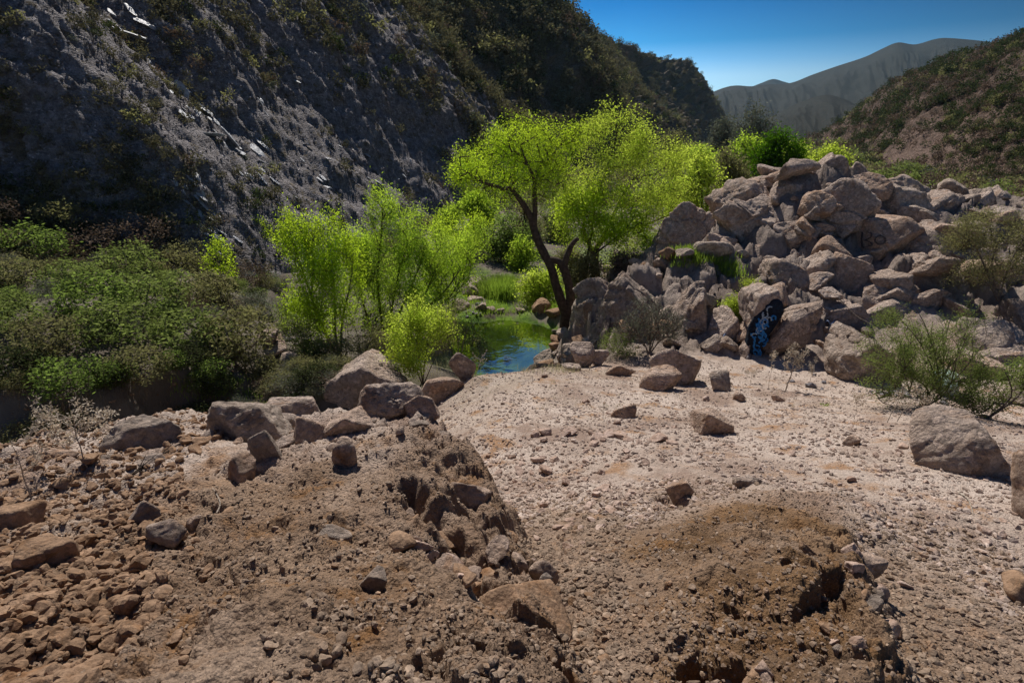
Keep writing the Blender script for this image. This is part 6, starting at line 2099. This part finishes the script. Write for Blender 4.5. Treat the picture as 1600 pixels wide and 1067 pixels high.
def stalk(label, base, h, seed, heads=9, spreadw=0.35, r=0.006, lean=0.0, name='dry_thistle', puff=0.022):
    g = np.random.default_rng(seed)
    base = np.array(base, float)
    e = tag(bpy.data.objects.new(name, None), label, 'dry plant')
    e.location = tuple(base)
    col.objects.link(e)
    G = Geo()
    main = [np.array([0, 0, -0.05])]
    for k in range(1, 6):
        main.append(np.array([lean * h * k / 5 + g.normal() * 0.012 * h, g.normal() * 0.015 * h, h * k / 5 * 0.92]))
    V, Q, T, C, rr = limb(main, np.linspace(r, r * 0.4, 6), 6, seed)
    G.add(V, Q, T)
    tips = [C[-1]]
    for k in range(heads):
        i = int(len(C) * g.uniform(0.45, 0.95))
        a = g.uniform(0, 6.28)
        L = h * g.uniform(0.15, 0.32)
        p0 = C[i]
        p1 = p0 + np.array([math.cos(a) * L * spreadw, math.sin(a) * L * spreadw, L * 0.4])
        p2 = p1 + np.array([math.cos(a) * L * spreadw * 0.5, math.sin(a) * L * 0.2, L * 0.5])
        V, Q, T, _, _ = limb([p0, p1, p2], [r * 0.5, r * 0.4, r * 0.25], 5, seed + k, step=3)
        G.add(V, Q, T)
        tips.append(p2)
        tips.append(p1 + g.normal(size=3) * 0.02 * h)
    link('stalk', G.mesh('stalk', MAT['straw'], (0, 0, 0), True), e)
    for tp in tips:
        V, Q = leaves(np.array([tp]), g, 24, puff, puff * 1.5, puff * 0.6, -0.3, 0.3)
        link('seed_head', make_mesh('seed_head', V, [Q], MAT['seed']), e)
    return e


def gp(px, py, y0=1.2, y1=30):
    p = hit(px, py, y0, y1)
    return [p[0], p[1], float(Hground(np.array([p[0]]), np.array([p[1]]))[0]) - 0.01]


stalk('tall pale dry thistle with curled heads standing in front of the shaded slab', gp(1227, 612), 1.0, 1, 14, 0.5, 0.015, 0.12, puff=0.032)
stalk('thin dry stalk left of the tall pale thistle', gp(1200, 606), 0.85, 2, 4, 0.3, 0.005)
stalk('dry stalk with small heads right of the tall pale thistle', gp(1260, 604), 0.7, 3, 6, 0.4, 0.005, 0.2)
stalk('leafless grey stalk below the wispy bush, leftmost of its row', gp(1335, 655), 0.45, 4, 5, 0.6, 0.004)
stalk('curved pale stalk under the wispy bush', gp(1385, 660), 0.55, 5, 3, 0.3, 0.007, 0.25)
stalk('straight pale stalk leaning right under the wispy bush', gp(1400, 658), 0.6, 6, 3, 0.3, 0.007, 0.45)
stalk('pale stalk nearest the smooth boulder', gp(1432, 660), 0.5, 7, 4, 0.4, 0.007, 0.15)
stalk('bushy dry thistle on the left rim, heads like small cotton balls', gp(140, 735), 0.56, 8, 22, 1.3, 0.007, -0.05, puff=0.022)
stalk('dry forked thistle at the left edge of the rim', gp(48, 775), 0.55, 9, 9, 0.9, 0.006, -0.02, puff=0.014)
stalk('small pale bush-like thistle at the brink in front of the pool', gp(792, 578), 0.45, 10, 18, 0.9, 0.011, 0, puff=0.045)
stalk('grey twig plant at the left brink of the pool', gp(742, 590), 0.6, 11, 8, 0.7, 0.007, 0.3, puff=0.01)
stalk('small dry weed on the gravel near the centre', gp(942, 655), 0.30, 12, 4, 0.5, 0.004, 0, puff=0.01)
stalk('dry weed with pale twigs among the shaded slab', gp(1172, 600), 0.30, 13, 12, 1.2, 0.004, 0, puff=0.012)


def lying_branch(label, pts, r, mat='bark_pale', name='dead_branch', side=0):
    W_ = []
    for px, py, up_ in pts:
        p = np.array(gp(px, py))
        p[2] += up_
        W_.append(p)
    G = Geo()
    V, Q, T, C, rr = limb(W_, np.linspace(r, r * 0.35, len(W_)), 7, 3)
    G.add(V, Q, T)
    g = np.random.default_rng(len(label))
    for k in range(side):
        i = g.integers(2, len(C) - 2)
        d = C[i + 1] - C[i]
        d /= np.linalg.norm(d)
        q = d * 0.18 + g.normal(size=3) * (0.06, 0.06, 0.04) + (0, 0, 0.03)
        V, Q, T, _, _ = limb([C[i], C[i] + q * 0.5, C[i] + q], [r * 0.4, r * 0.3, r * 0.15], 5, k, step=3)
        G.add(V, Q, T)
    o = link(name, G.mesh(name, MAT[mat], W_[0], True), loc=W_[0])
    return tag(o, label, 'branch')


lying_branch('long dark dead branch lying across the left slope below the rim', [(168, 768, 0.03), (215, 738, 0.06), (255, 712, 0.05), (302, 690, 0.03)], 0.016, 'bark', side=6)
lying_branch('thin pale stick lying on the gravel at the right', [(1498, 768, 0.02), (1512, 782, 0.03), (1522, 803, 0.01)], 0.008, 'straw')
lying_branch('short pale stick on the slope beside the brown blocks', [(338, 800, 0.02), (345, 790, 0.02), (334, 772, 0.03)], 0.006, 'straw')
lying_branch('dead twisted branches lying on the grey rounded boulder', [(1300, 512, 0.5), (1330, 530, 0.6), (1360, 545, 0.6), (1390, 570, 0.3)], 0.015, 'bark_pale', side=6)
# ------------------------------------------------------------------ the air
hz = M('haze')
pv_ = hz.n('ShaderNodeVolumePrincipled')
pv_.inputs['Color'].default_value = (0.42, 0.74, 1.0, 1)
pv_.inputs['Density'].default_value = 0.000045
pv_.inputs['Anisotropy'].default_value = 0.3
hz.t.links.new(pv_.outputs[0], hz.out.inputs['Volume'])
hx0, hx1, hy0, hy1, hz0, hz1 = -4200.0, 4200.0, -4200.0, 4200.0, -60.0, 520.0
Vh = np.array([[x, y, z] for z in (hz0, hz1) for y in (hy0, hy1) for x in (hx0, hx1)])
Fh = np.array([[0, 2, 3, 1], [4, 5, 7, 6], [0, 1, 5, 4], [2, 6, 7, 3], [0, 4, 6, 2], [1, 3, 7, 5]])
tag(link('haze', make_mesh('haze', Vh, [Fh], hz.m)), kind='stuff')
print('script', time.time() - T0)
